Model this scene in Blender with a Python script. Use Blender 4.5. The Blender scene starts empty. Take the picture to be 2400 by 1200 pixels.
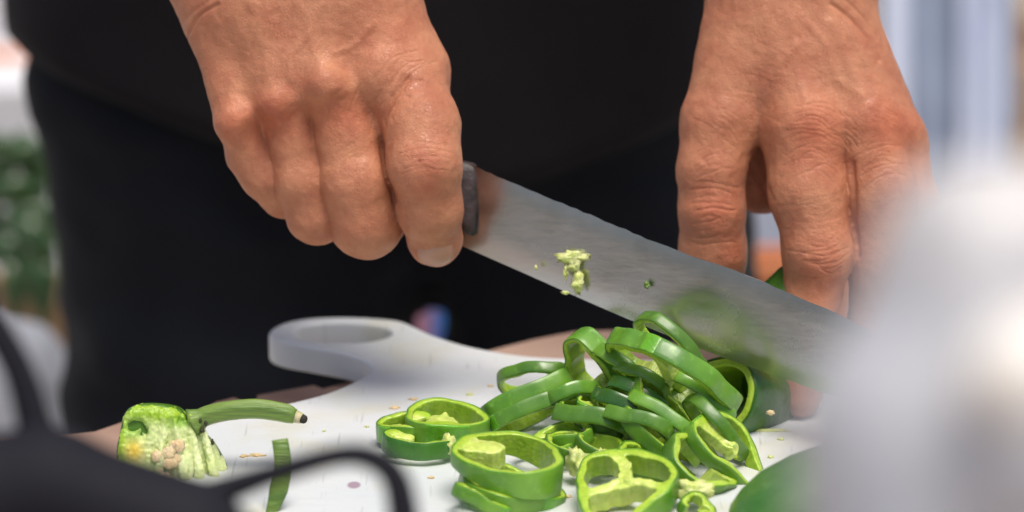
import bpy, bmesh, math, random
import numpy as np
from mathutils import Vector, Matrix, noise
rng = np.random.default_rng(7); random.seed(7)
S = bpy.context.scene
COL = S.collection
rad = math.radians

# ------------------------------------------------------------------ camera
PITCH = 17.0
CAMP = np.array([0.0, -1.1476, 0.409])
sp, cp = math.sin(rad(PITCH)), math.cos(rad(PITCH))
RX = np.array([1.0, 0, 0]); UY = np.array([0, sp, cp]); FZ = np.array([0, cp, -sp])
U0 = 0.000135            # metres per photo pixel at 1.2 m
cam_d = bpy.data.cameras.new("camera"); cam = bpy.data.objects.new("camera", cam_d); COL.objects.link(cam)
cam.location = CAMP; cam.rotation_euler = (rad(90 - PITCH), 0, 0)
cam_d.sensor_width = 36; cam_d.lens = 36 * 1.2 / (2400 * U0)
cam_d.clip_start = 0.02; cam_d.clip_end = 200
cam_d.dof.use_dof = True; cam_d.dof.focus_distance = 1.188
cam_d.dof.aperture_fstop = cam_d.lens / 1000 / 0.0175
S.camera = cam
# ------------------------------------------------------------------ light
SUN_EL, SUN_AZ = 74.0, 150.0      # direction the light comes from (azimuth from +Y, clockwise)
w = bpy.data.worlds.new("World"); S.world = w; w.use_nodes = True
nt = w.node_tree; bg = nt.nodes["Background"]
sky = nt.nodes.new("ShaderNodeTexSky"); sky.sky_type = 'NISHITA'; sky.sun_disc = False
sky.sun_elevation = rad(SUN_EL); sky.sun_rotation = rad(SUN_AZ)
sky.air_density = 1.0; sky.dust_density = 4.0; sky.ozone_density = 1.0
nt.links.new(sky.outputs[0], bg.inputs[0]); bg.inputs[1].default_value = 0.085
sl = bpy.data.lights.new("sun", 'SUN'); sun = bpy.data.objects.new("sun", sl); COL.objects.link(sun)
sl.energy = 2.4; sl.angle = rad(32); sl.color = (1.0, 0.94, 0.86)
az, el = rad(SUN_AZ), rad(SUN_EL)
sd = Vector((math.sin(az) * math.cos(el), math.cos(az) * math.cos(el), math.sin(el)))
sun.rotation_euler = sd.to_track_quat('Z', 'Y').to_euler()
S.view_settings.view_transform = 'Standard'; S.view_settings.look = 'None'
S.view_settings.gamma = 1.0; S.view_settings.exposure = 0.38

# ------------------------------------------------------------------ helpers
def unproj(px, py, d):
    return CAMP + FZ * d + RX * ((px - 1200) * U0 * d / 1.2) - UY * ((py - 600) * U0 * d / 1.2)
def on_plane(px, py, z=0.0):
    ray = unproj(px, py, 1.0) - CAMP
    return CAMP + ray * ((z - CAMP[2]) / ray[2])
def dplane(py, z=0.0):
    return float(np.dot(on_plane(1200, py, z) - CAMP, FZ))
class Local:
    """rigid frame: x right, y down, z towards the lens, in photo-pixel-sized units round an anchor"""
    def __init__(s, ax, ay, d): s.a = np.array([ax, ay, 0.0]); s.o = unproj(ax, ay, d); s.s = U0 * d / 1.2
    def w(s, P):
        q = (np.atleast_2d(P) - s.a) * s.s
        return s.o + q[:, :1] * RX - q[:, 1:2] * UY - q[:, 2:3] * FZ

def link(o, parent=None):
    COL.objects.link(o)
    if parent is not None: o.parent = parent
    return o
def tag(o, label=None, cat=None, group=None, kind=None):
    if label: o['label'] = label
    if cat: o['category'] = cat
    if group: o['group'] = group
    if kind: o['kind'] = kind
    return o
def empty(name, loc, label, cat, group=None):
    o = bpy.data.objects.new(name, None); o.empty_display_size = 0.01; o.location = loc
    link(o); tag(o, label, cat, group); return o
def mesh(name, V, F, mat, parent=None, smooth=True, col=None):
    """V in world metres; a child keeps its parent's origin"""
    V = np.asarray(V, float)
    par = parent; off = np.zeros(3)
    while par is not None:
        off += np.array(par.location); par = par.parent
    if parent is None:
        off = np.array([V[:, 0].mean(), V[:, 1].mean(), V[:, 2].min()])
    me = bpy.data.meshes.new(name)
    if isinstance(F, np.ndarray):
        n = F.shape[1]
        me.vertices.add(len(V)); me.vertices.foreach_set('co', (V - off).astype(np.float32).ravel())
        me.loops.add(F.size); me.loops.foreach_set('vertex_index', F.astype(np.int32).ravel())
        me.polygons.add(len(F)); me.polygons.foreach_set('loop_start', np.arange(0, F.size, n, dtype=np.int32))
        me.update(calc_edges=True); me.validate()
    else:
        me.from_pydata((V - off).tolist(), [], F); me.update()
    if smooth: me.polygons.foreach_set('use_smooth', np.ones(len(me.polygons), bool))
    if col is not None:
        a = me.color_attributes.new('tone', 'FLOAT_COLOR', 'POINT')
        a.data.foreach_set('color', np.c_[col, np.ones(len(col))].astype(np.float32).ravel())
    me.materials.append(mat)
    o = bpy.data.objects.new(name, me)
    if parent is None: o.location = off
    return link(o, parent)

# --- signed distance tools
def smin(a, b, k):
    h = np.maximum(k - np.abs(a - b), 0) / k
    return np.minimum(a, b) - h * h * k * 0.25
def smax(a, b, k): return -smin(-a, -b, k)
def cone(P, a, r1, b, r2):
    a = np.array(a, float); b = np.array(b, float); ab = b - a
    x, y, z = P[:, 0] - a[0], P[:, 1] - a[1], P[:, 2] - a[2]
    t = np.clip((x * ab[0] + y * ab[1] + z * ab[2]) / (ab @ ab), 0, 1)
    t2 = t * t * (3 - 2 * t) * .5 + t * .5
    x = x - t * ab[0]; y = y - t * ab[1]; z = z - t * ab[2]
    return np.sqrt(x * x + y * y + z * z) - (r1 + (r2 - r1) * t2)
def ball(P, c, r): return np.sqrt((P[:, 0] - c[0]) ** 2 + (P[:, 1] - c[1]) ** 2 + (P[:, 2] - c[2]) ** 2) - r
def elli(P, c, r):
    r = np.array(r, float); q = (P - np.array(c, float)) / r
    k0 = np.linalg.norm(q, axis=1); k1 = np.linalg.norm(q / r, axis=1) + 1e-9
    return k0 * (k0 - 1) / k1
def chain(P, pts, k):
    d = None
    for (a, r1), (b, r2) in zip(pts[:-1], pts[1:]):
        c = cone(P, a, r1, b, r2); d = c if d is None else smin(d, c, k)
    return d
def nets(f, lo, hi, h):
    """naive surface nets -> verts, quads (outward)"""
    lo = np.array(lo, float); n = np.ceil((np.array(hi) - lo) / h).astype(int) + 1
    gx, gy, gz = np.meshgrid(*[np.arange(k, dtype=np.float32) * h + l for k, l in zip(n, lo)], indexing='ij')
    G = np.stack([gx, gy, gz], -1).reshape(-1, 3)
    nb = (n + 3) // 4                                  # coarse pass first, fine samples only near the surface
    bi = np.stack(np.meshgrid(*[np.arange(k) for k in nb], indexing='ij'), -1).reshape(-1, 3)
    bd_ = f(lo + (bi * 4 + 1.5) * h)
    near = (np.abs(bd_) < 6.5 * h).reshape(nb)
    big = np.where(bd_ < 0, -9 * h, 9 * h).reshape(nb)
    rep = lambda A: A.repeat(4, 0).repeat(4, 1).repeat(4, 2)[:n[0], :n[1], :n[2]]
    D = rep(big).reshape(-1).copy(); ix = np.flatnonzero(rep(near).reshape(-1))
    D[ix] = np.concatenate([f(G[ix[i:i + 60000]]) for i in range(0, len(ix), 60000)]); D = D.reshape(n)
    ins = D < 0
    c = [slice(0, -1), slice(1, None)]
    corner = {}
    cnt = np.zeros(n - 1, int)
    for i in (0, 1):
        for j in (0, 1):
            for k in (0, 1):
                corner[i, j, k] = D[c[i], c[j], c[k]]; cnt += ins[c[i], c[j], c[k]]
    act = (cnt > 0) & (cnt < 8)
    idx = -np.ones(n - 1, int); ids = np.argwhere(act); idx[act] = np.arange(len(ids))
    acc = np.zeros((len(ids), 3)); m = np.zeros(len(ids))
    cv = {q: v[act] for q, v in corner.items()}
    for q in cv:
        for ax in range(3):
            if q[ax] == 0:
                r = list(q); r[ax] = 1; r = tuple(r)
                a, b = cv[q], cv[r]; x = (a < 0) != (b < 0)
                t = np.where(x, a / np.where(a == b, 1, a - b), 0)
                p = np.tile(np.array(q, float), (len(ids), 1)); p[:, ax] = t
                acc += p * x[:, None]; m += x
    V = lo + (ids + acc / m[:, None]) * h
    Q = []
    for ax in range(3):
        b, d = (ax + 1) % 3, (ax + 2) % 3
        s0 = [slice(None)] * 3; s1 = [slice(None)] * 3; s0[ax] = slice(0, -1); s1[ax] = slice(1, None)
        A, B = ins[tuple(s0)], ins[tuple(s1)]
        E = np.argwhere(A != B)
        E = E[(E[:, b] > 0) & (E[:, d] > 0) & (E[:, b] < n[b] - 1) & (E[:, d] < n[d] - 1)]
        def at(db, dd):
            e = E.copy(); e[:, b] -= db; e[:, d] -= dd; return idx[e[:, 0], e[:, 1], e[:, 2]]
        q = np.stack([at(1, 1), at(0, 1), at(0, 0), at(1, 0)], 1)
        fl = ~A[E[:, 0], E[:, 1], E[:, 2]]
        q[fl] = q[fl][:, ::-1]; Q.append(q)
    return V, np.concatenate(Q)
def split(V, Q):
    E = np.stack([Q, np.roll(Q, -1, 1)], -1); es = np.sort(E, -1).reshape(-1, 2)
    key = es[:, 0] * len(V) + es[:, 1]; u, inv = np.unique(key, return_inverse=True)
    mid = (V[u // len(V)] + V[u % len(V)]) / 2; cen = V[Q].mean(1)
    e = inv.reshape(-1, 4) + len(V); c = np.arange(len(Q)) + len(V) + len(u)
    N = np.concatenate([np.stack([Q[:, i], e[:, i], c, e[:, i - 1]], 1) for i in range(4)])
    return np.concatenate([V, mid, cen]), N
def grad(f, V, e):
    d = f(V); g = np.stack([f(V + np.eye(3)[i] * e) - d for i in range(3)], 1)
    g /= np.linalg.norm(g, axis=1)[:, None] + 1e-9
    return d, g
def sdf_mesh(f, lo, hi, h, levels=1, e=1.0):
    V, Q = nets(f, lo, hi, h)
    for _ in range(levels):
        V, Q = split(V, Q); d, g = grad(f, V, e); V = V - g * np.clip(d, -h, h)[:, None]
    d, g = grad(f, V, e * 3)
    return V, Q, g
def polyd(V, pts):
    d = np.full(len(V), 1e9)
    for a, b in zip(pts[:-1], pts[1:]):
        a = np.array(a, float); b = np.array(b, float); ab = b - a
        t = np.clip(((V[:, :2] - a) @ ab) / (ab @ ab), 0, 1)
        d = np.minimum(d, np.linalg.norm(V[:, :2] - a - t[:, None] * ab, axis=1))
    return d
def smooth_pts(pts, n=4):
    pts = [np.array(p, float) for p in pts]; out = []
    P = [2 * pts[0] - pts[1]] + pts + [2 * pts[-1] - pts[-2]]
    for i in range(1, len(P) - 2):
        for k in range(n):
            t = k / n; a, b, c, d = P[i - 1:i + 3]
            out.append(.5 * ((2 * b) + (c - a) * t + (2 * a - 5 * b + 4 * c - d) * t * t + (3 * b - a - 3 * c + d) * t ** 3))
    out.append(pts[-1]); return out
def vnoise(V, sc, seed=0.0):
    """cheap smooth value noise, vectorised"""
    P = V * sc + seed; i = np.floor(P).astype(np.int64); f = P - i; f = f * f * (3 - 2 * f)
    def hsh(a, b, c):
        x = (a * 374761393 + b * 668265263 + c * 2147483647 + 12345) & 0xffffffff
        x = ((x ^ (x >> 13)) * 1274126177) & 0xffffffff
        return ((x ^ (x >> 16)) & 0xffff) / 32768.0 - 1
    r = 0
    for a in (0, 1):
        for b in (0, 1):
            for c in (0, 1):
                wt = (f[:, 0] if a else 1 - f[:, 0]) * (f[:, 1] if b else 1 - f[:, 1]) * (f[:, 2] if c else 1 - f[:, 2])
                r = r + wt * hsh(i[:, 0] + a, i[:, 1] + b, i[:, 2] + c)
    return r
def tube(pts, radii, seg=16, squash=None):
    """closed tube through 3-D points, returns V, F"""
    pts = np.array(pts, float); n = len(pts)
    T = np.gradient(pts, axis=0); T /= np.linalg.norm(T, axis=1)[:, None]
    ref = np.array([0.13, 0.2, 0.97]); V = []
    for p, t, r in zip(pts, T, radii):
        a = np.cross(t, ref); a /= np.linalg.norm(a); b = np.cross(t, a); ref = b if False else ref
        q = squash if squash else 1.0
        for k in range(seg):
            th = 2 * math.pi * k / seg
            V.append(p + r * (math.cos(th) * a + q * math.sin(th) * b))
    F = [(i * seg + k, i * seg + (k + 1) % seg, (i + 1) * seg + (k + 1) % seg, (i + 1) * seg + k) for i in range(n - 1) for k in range(seg)]
    F.append(tuple(range(seg))[::-1]); F.append(tuple((n - 1) * seg + k for k in range(seg)))
    return np.array(V), F

# ------------------------------------------------------------------ materials
def mat(name, base, rough=0.5, metal=0.0, sss=0.0, sssr=(1, .3, .15), sscale=0.003, var=None, vscale=40, bump=0.0, bscale=400,
        coat=0.0, spec=0.5, tone=False, vdetail=3, stretch=None, bdist=0.001, trans=0.0, extra=None):
    m = bpy.data.materials.new(name); m.use_nodes = True; t = m.node_tree; N, L = t.nodes, t.links
    b = N['Principled BSDF']; b.inputs['Roughness'].default_value = rough; b.inputs['Metallic'].default_value = metal
    b.inputs['Base Color'].default_value = (*base, 1); b.inputs['Specular IOR Level'].default_value = spec
    b.inputs['Coat Weight'].default_value = coat; b.inputs['Coat Roughness'].default_value = 0.12
    if sss:
        b.inputs['Subsurface Weight'].default_value = sss; b.inputs['Subsurface Radius'].default_value = sssr
        b.inputs['Subsurface Scale'].default_value = sscale
    tc = N.new('ShaderNodeTexCoord'); src = tc.outputs['Object']
    if stretch:
        mp = N.new('ShaderNodeMapping'); mp.inputs['Scale'].default_value = stretch; L.new(src, mp.inputs[0])
        if len(stretch) and extra and 'rot' in extra: mp.inputs['Rotation'].default_value = extra['rot']
        src = mp.outputs[0]
    colout = None
    if var is not None:
        n = N.new('ShaderNodeTexNoise'); n.inputs['Scale'].default_value = vscale; n.inputs['Detail'].default_value = vdetail
        n.inputs['Roughness'].default_value = .6
        L.new(src, n.inputs['Vector'])
        rmp = N.new('ShaderNodeValToRGB'); rmp.color_ramp.elements[0].position = .33; rmp.color_ramp.elements[1].position = .67
        rmp.color_ramp.elements[0].color = (*base, 1); rmp.color_ramp.elements[1].color = (*var, 1)
        L.new(n.outputs['Fac'], rmp.inputs[0]); colout = rmp.outputs[0]
    if tone:
        a = N.new('ShaderNodeAttribute'); a.attribute_name = 'tone'
        mx = N.new('ShaderNodeMix'); mx.data_type = 'RGBA'; mx.blend_type = 'MULTIPLY'; mx.inputs[0].default_value = 1
        if colout is None: mx.inputs[6].default_value = (*base, 1)
        else: L.new(colout, mx.inputs[6])
        L.new(a.outputs['Color'], mx.inputs[7]); colout = mx.outputs[2]
    if colout is not None: L.new(colout, b.inputs['Base Color'])
    if bump:
        n = N.new('ShaderNodeTexNoise'); n.inputs['Scale'].default_value = bscale; n.inputs['Detail'].default_value = 4
        L.new(src, n.inputs['Vector'])
        bp = N.new('ShaderNodeBump'); bp.inputs['Strength'].default_value = bump; bp.inputs['Distance'].default_value = bdist
        L.new(n.outputs['Fac'], bp.inputs['Height']); L.new(bp.outputs[0], b.inputs['Normal'])
    return m
def skin_material():
    m = mat('skin', (.58, .25, .134), .42, sss=.2, sssr=(1, .35, .18), sscale=.0035, var=(.46, .165, .088), vscale=110, vdetail=6, tone=True, spec=.42)
    t = m.node_tree; N, L = t.nodes, t.links; b = N['Principled BSDF']
    tc = N.new('ShaderNodeTexCoord')
    v = N.new('ShaderNodeTexVoronoi'); v.feature = 'DISTANCE_TO_EDGE'; v.inputs['Scale'].default_value = 1100
    nz = N.new('ShaderNodeTexNoise'); nz.inputs['Scale'].default_value = 300; nz.inputs['Detail'].default_value = 3
    mix = N.new('ShaderNodeMix'); mix.data_type = 'VECTOR'; mix.inputs[0].default_value = .004
    L.new(tc.outputs['Object'], mix.inputs[4]); L.new(nz.outputs['Color'], mix.inputs[5])
    L.new(tc.outputs['Object'], nz.inputs['Vector']); L.new(mix.outputs[1], v.inputs['Vector'])
    mr = N.new('ShaderNodeMath'); mr.operation = 'MINIMUM'; mr.inputs[1].default_value = .12; L.new(v.outputs['Distance'], mr.inputs[0])
    b1 = N.new('ShaderNodeBump'); b1.inputs['Strength'].default_value = .6; b1.inputs['Distance'].default_value = .0014; L.new(mr.outputs[0], b1.inputs['Height'])
    b2 = N.new('ShaderNodeBump'); b2.inputs['Strength'].default_value = .55; b2.inputs['Distance'].default_value = .0010; L.new(nz.outputs['Fac'], b2.inputs['Height'])
    L.new(b1.outputs[0], b2.inputs['Normal']); L.new(b2.outputs[0], b.inputs['Normal'])
    rn = N.new('ShaderNodeTexNoise'); rn.inputs['Scale'].default_value = 160; rn.inputs['Detail'].default_value = 5; L.new(tc.outputs['Object'], rn.inputs['Vector'])
    rr_ = N.new('ShaderNodeMapRange'); rr_.inputs[1].default_value = .35; rr_.inputs[2].default_value = .65; rr_.inputs[3].default_value = .37; rr_.inputs[4].default_value = .6
    L.new(rn.outputs['Fac'], rr_.inputs[0]); L.new(rr_.outputs[0], b.inputs['Roughness'])
    return m
M = {}
M['skin'] = skin_material()
M['nail'] = mat('nail', (.50, .255, .175), .36, sss=.3, sscale=.002, coat=.2)
M['shirt'] = mat('black_cotton', (.0088, .0075, .0092), .9, var=(.0115, .0098, .0118), vscale=30, bump=.4, bscale=900, spec=.15)
M['trousers'] = mat('black_denim', (.0065, .0078, .0115), .85, var=(.0095, .0115, .016), vscale=14, bump=.4, bscale=900, spec=.15)
for k_ in ('shirt', 'trousers'):
    b_ = M[k_].node_tree.nodes['Principled BSDF']; b_.inputs['Sheen Weight'].default_value = .09; b_.inputs['Sheen Roughness'].default_value = .4
M['board'] = mat('white_plastic', (.64, .68, .70), .3, var=(.71, .73, .73), vscale=9, bump=.25, bscale=140, sss=.15, sssr=(1, 1, 1), sscale=.004, stretch=(1, 2.6, 1), bdist=.0006, spec=.4)
M['table'] = mat('cardboard_brown', (.30, .185, .135), .85, var=(.40, .27, .21), vscale=16, bump=.3, bscale=200)
M['steel'] = mat('worn_steel', (.40, .40, .40), .15, metal=1.0)
M['handle'] = mat('dark_handle', (.022, .014, .014), .5, var=(.06, .04, .04), vscale=220, bump=.4, bscale=500)
def pepper_skin(name, c1, c2, c3, rough):
    m = mat(name, c1, rough, var=c2, vscale=38, bump=.10, bscale=240, coat=.22, sss=.06, sssr=(.3, 1, .1), sscale=.002)
    t = m.node_tree; N, L = t.nodes, t.links; b = N['Principled BSDF']; tc = N.new('ShaderNodeTexCoord')
    base = b.inputs['Base Color'].links[0].from_socket
    v = N.new('ShaderNodeTexNoise'); v.inputs['Scale'].default_value = 420; v.inputs['Detail'].default_value = 3; L.new(tc.outputs['Object'], v.inputs['Vector'])
    r_ = N.new('ShaderNodeMapRange'); r_.inputs[1].default_value = .58; r_.inputs[2].default_value = .9; L.new(v.outputs['Fac'], r_.inputs[0])
    mx = N.new('ShaderNodeMix'); mx.data_type = 'RGBA'; L.new(r_.outputs[0], mx.inputs[0]); L.new(base, mx.inputs[6]); mx.inputs[7].default_value = (*c3, 1)
    L.new(mx.outputs[2], b.inputs['Base Color'])
    oi = N.new('ShaderNodeObjectInfo'); hs = N.new('ShaderNodeHueSaturation'); mv = N.new('ShaderNodeMapRange'); mv.inputs[3].default_value = .72; mv.inputs[4].default_value = 1.2
    L.new(oi.outputs['Random'], mv.inputs[0]); L.new(mv.outputs[0], hs.inputs['Value']); L.new(mx.outputs[2], hs.inputs['Color']); L.new(hs.outputs[0], b.inputs['Base Color'])
    w_ = N.new('ShaderNodeTexNoise'); w_.inputs['Scale'].default_value = 120; w_.inputs['Detail'].default_value = 5; L.new(tc.outputs['Object'], w_.inputs['Vector'])
    q = N.new('ShaderNodeMapRange'); q.inputs[1].default_value = .35; q.inputs[2].default_value = .65; q.inputs[3].default_value = rough - .09; q.inputs[4].default_value = rough + .22
    L.new(w_.outputs['Fac'], q.inputs[0]); L.new(q.outputs[0], b.inputs['Roughness'])
    return m
M['pskin'] = pepper_skin('pepper_skin', (.06, .185, .016), (.17, .36, .028), (.22, .44, .06), .31)
M['pskin_dark'] = pepper_skin('pepper_skin_dark', (.022, .095, .010), (.05, .17, .014), (.07, .21, .03), .27)
M['pskin_wax'] = pepper_skin('waxy_pepper_skin', (.06, .20, .03), (.13, .32, .05), (.2, .4, .12), .36)
M['flesh'] = mat('pepper_flesh', (.34, .52, .035), .28, var=(.46, .62, .07), vscale=220, bump=.3, bscale=900, sss=.35, sssr=(.6, 1, .15), sscale=.0025, coat=.2, tone=True)
M['flesh_plain'] = mat('pepper_flesh_plain', (.30, .46, .03), .3, var=(.42, .58, .06), vscale=150, bump=.5, bscale=700, sss=.35, sssr=(.6, 1, .15), sscale=.0025)
M['inner'] = mat('pepper_inner', (.17, .30, .018), .35, var=(.30, .44, .04), vscale=160, bump=.5, bscale=500, sss=.35, sssr=(.5, 1, .15), sscale=.002, coat=.2)
M['rib'] = mat('pepper_membrane', (.58, .67, .17), .35, var=(.72, .76, .36), vscale=220, bump=.7, bscale=800, sss=.5, sssr=(.8, 1, .3), sscale=.003)
M['seed'] = mat('seed', (.80, .62, .36), .4, var=(.72, .48, .22), vscale=150, bump=.4, bscale=600, sss=.3, sssr=(1, .8, .5), sscale=.002)
M['stem'] = mat('stem', (.085, .17, .025), .45, var=(.22, .33, .06), vscale=90, bump=.6, bscale=400, stretch=(.25, 2.2, 2.2))
M['stemtip'] = mat('stem_tip', (.62, .55, .33), .6, var=(.4, .38, .18), vscale=300)
M['darkcore'] = mat('dark_stem_core', (.03, .025, .015), .8)
M['iron'] = mat('black_enamel', (.008, .008, .013), .75, spec=.25, var=(.014, .014, .02), vscale=10)
M['bag'] = mat('white_polythene', (.48, .50, .55), .38, var=(.62, .59, .57), vscale=12, sss=.3, sssr=(1, .9, .9), sscale=.02)

def scores(m):
    t = m.node_tree; N, L = t.nodes, t.links; b = N['Principled BSDF']; tc = N.new('ShaderNodeTexCoord')
    base = b.inputs['Base Color'].links[0].from_socket; prev = None; h = None
    for rot, sc_ in ((.9, (520, 34, 1)), (-.8, (600, 45, 1)), (1.35, (560, 30, 1))):
        mp = N.new('ShaderNodeMapping'); mp.inputs['Rotation'].default_value = (0, 0, rot); mp.inputs['Scale'].default_value = sc_
        n = N.new('ShaderNodeTexNoise'); n.inputs['Scale'].default_value = 1; n.inputs['Detail'].default_value = 1
        L.new(tc.outputs['Object'], mp.inputs[0]); L.new(mp.outputs[0], n.inputs['Vector'])
        r_ = N.new('ShaderNodeMapRange'); r_.inputs[1].default_value = .70; r_.inputs[2].default_value = .80; L.new(n.outputs['Fac'], r_.inputs[0])
        if h is None: h = r_.outputs[0]
        else:
            a = N.new('ShaderNodeMath'); a.operation = 'MAXIMUM'; L.new(h, a.inputs[0]); L.new(r_.outputs[0], a.inputs[1]); h = a.outputs[0]
    st = N.new('ShaderNodeTexNoise'); st.inputs['Scale'].default_value = 34; st.inputs['Detail'].default_value = 6; L.new(tc.outputs['Object'], st.inputs['Vector'])
    sr = N.new('ShaderNodeMapRange'); sr.inputs[1].default_value = .52; sr.inputs[2].default_value = .72; sr.inputs[4].default_value = .6; L.new(st.outputs['Fac'], sr.inputs[0])
    m1 = N.new('ShaderNodeMix'); m1.data_type = 'RGBA'; L.new(sr.outputs[0], m1.inputs[0]); L.new(base, m1.inputs[6]); m1.inputs[7].default_value = (.62, .60, .42, 1)
    k = N.new('ShaderNodeMath'); k.operation = 'MULTIPLY'; k.inputs[1].default_value = .45; L.new(h, k.inputs[0])
    m2 = N.new('ShaderNodeMix'); m2.data_type = 'RGBA'; L.new(k.outputs[0], m2.inputs[0]); L.new(m1.outputs[2], m2.inputs[6]); m2.inputs[7].default_value = (.36, .38, .36, 1)
    # one purplish juice stain near the front
    q = on_plane(830, 1137); 
    sub = N.new('ShaderNodeVectorMath'); sub.operation = 'SUBTRACT'; sub.inputs[1].default_value = (q[0], q[1], .005); L.new(tc.outputs['Object'], sub.inputs[0])
    scl = N.new('ShaderNodeVectorMath'); scl.operation = 'MULTIPLY'; scl.inputs[1].default_value = (1 / .0020, 1 / .0030, 0); L.new(sub.outputs[0], scl.inputs[0])
    ln = N.new('ShaderNodeVectorMath'); ln.operation = 'LENGTH'; L.new(scl.outputs[0], ln.inputs[0])
    ad = N.new('ShaderNodeMath'); ad.operation = 'MULTIPLY_ADD'; ad.inputs[1].default_value = 1.2; L.new(st.outputs['Fac'], ad.inputs[0]); L.new(ln.outputs['Value'], ad.inputs[2])
    mr = N.new('ShaderNodeMapRange'); mr.inputs[1].default_value = 1.75; mr.inputs[2].default_value = 1.35; mr.inputs[4].default_value = .75; L.new(ad.outputs[0], mr.inputs[0])
    m3 = N.new('ShaderNodeMix'); m3.data_type = 'RGBA'; L.new(mr.outputs[0], m3.inputs[0]); L.new(m2.outputs[2], m3.inputs[6]); m3.inputs[7].default_value = (.30, .16, .24, 1)
    L.new(m3.outputs[2], b.inputs['Base Color'])
    bp = N.new('ShaderNodeBump'); bp.invert = True; bp.inputs['Strength'].default_value = .4; bp.inputs['Distance'].default_value = .0004; L.new(h, bp.inputs['Height'])
    L.new(b.inputs['Normal'].links[0].from_socket, bp.inputs['Normal']); L.new(bp.outputs[0], b.inputs['Normal'])
scores(M['board'])

# ------------------------------------------------------------------ setting
GZ = -0.78
M['ground'] = mat('pale_paving', (.36, .32, .28), .85, var=(.46, .41, .35), vscale=2.5, bump=.3, bscale=20)
tag(mesh('ground', [(-60, -20, GZ), (60, -20, GZ), (60, 100, GZ), (-60, 100, GZ)], [(0, 1, 2, 3)], M['ground']), kind='structure')

# table: rough brown sheet under the board; its far edge is the irregular line seen in the picture
far = [(-900, 1060), (-300, 1040), (120, 1025), (222, 1012), (300, 985), (470, 962), (505, 943), (548, 932), (596, 948), (604, 926), (735, 903), (757, 911), (860, 885),
       (1000, 865), (1130, 826), (1250, 796), (1345, 778), (1440, 774), (1500, 790), (1620, 812), (1900, 838), (2500, 850), (3300, 860)]
TZ = -0.0125
top = [on_plane(x, y, TZ) for x, y in far]
out = [(-.42, -.95, TZ)] + [tuple(p) for p in top] + [(.5, -.95, TZ)]
n = len(out)
V = [p for p in out] + [(p[0], p[1], TZ - .012) for p in out]
F = [tuple(range(n))[::-1], tuple(range(n, 2 * n))] + [(i, (i + 1) % n, n + (i + 1) % n, n + i) for i in range(n)]
tbl = empty('table', (0, -.3, GZ), 'rough brown table top with a torn uneven far edge under the white board', 'table')
mesh('table_top', V, F, M['table'], tbl, smooth=False)
for sx, sy in ((-.36, -.88), (.42, -.88), (-.36, -.12), (.42, -.02)):
    b = .02
    V = [(sx + i * b, sy + j * b, z) for z in (GZ, TZ - .0125) for i, j in ((-1, -1), (1, -1), (1, 1), (-1, 1))]
    mesh('leg', V, [(3, 2, 1, 0), (4, 5, 6, 7)] + [(i, (i + 1) % 4, 4 + (i + 1) % 4, 4 + i) for i in range(4)], M['table'], tbl, smooth=False)

# cutting board: outline laid on the plane z=0
def outline(ps): return [on_plane(x, y)[:2] for x, y in ps]
handle_out = [(2700, 860), (2300, 852), (1900, 846), (1600, 842), (1400, 840), (1270, 836), (1180, 826), (1090, 808), (1020, 786), (975, 766), (940, 752),
              (880, 745), (800, 742), (725, 745), (665, 756), (634, 772), (634, 788), (668, 801), (740, 814), (810, 828), (858, 846), (868, 866), (835, 890), (760, 922),
              (660, 948), (560, 975), (480, 996), (380, 1030), (260, 1090), (140, 1170), (60, 1260)]
hole = [(690, 778), (700, 765), (745, 757), (800, 754), (860, 757), (905, 766), (918, 778), (905, 790), (860, 800), (800, 803), (745, 800), (700, 791)]
fr = [(-.16, -.24), (.02, -.25), (.22, -.24)]
cu = bpy.data.curves.new('cutting_board', 'CURVE'); cu.dimensions = '2D'; cu.fill_mode = 'BOTH'
def spl(pts, n):
    pts = [np.array(p) for p in pts]
    sm = smooth_pts(pts + [pts[0]], n)[:-1]
    s = cu.splines.new('POLY'); s.points.add(len(sm) - 1); s.use_cyclic_u = True
    for q, p in zip(s.points, sm): q.co = (p[0], p[1], 0, 1)
spl(outline(handle_out) + [np.array(q) for q in fr], 4); spl(outline(hole), 4)
cu.extrude = .0036; cu.bevel_depth = .0014; cu.bevel_resolution = 3; cu.offset = -.0014
tmp = bpy.data.objects.new('tmp', cu); COL.objects.link(tmp)
dg = bpy.context.evaluated_depsgraph_get(); dg.update()
me = bpy.data.meshes.new_from_object(tmp.evaluated_get(dg)); bpy.data.objects.remove(tmp)
me.materials.clear(); me.materials.append(M['board'])
brd = bpy.data.objects.new('cutting_board', me); brd.location = (0, 0, -.005); link(brd)
for p in me.polygons: p.use_smooth = abs(p.normal.z) < .95
tag(brd, 'white plastic cutting board with a ring handle under the green pepper slices', 'cutting board')

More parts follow.
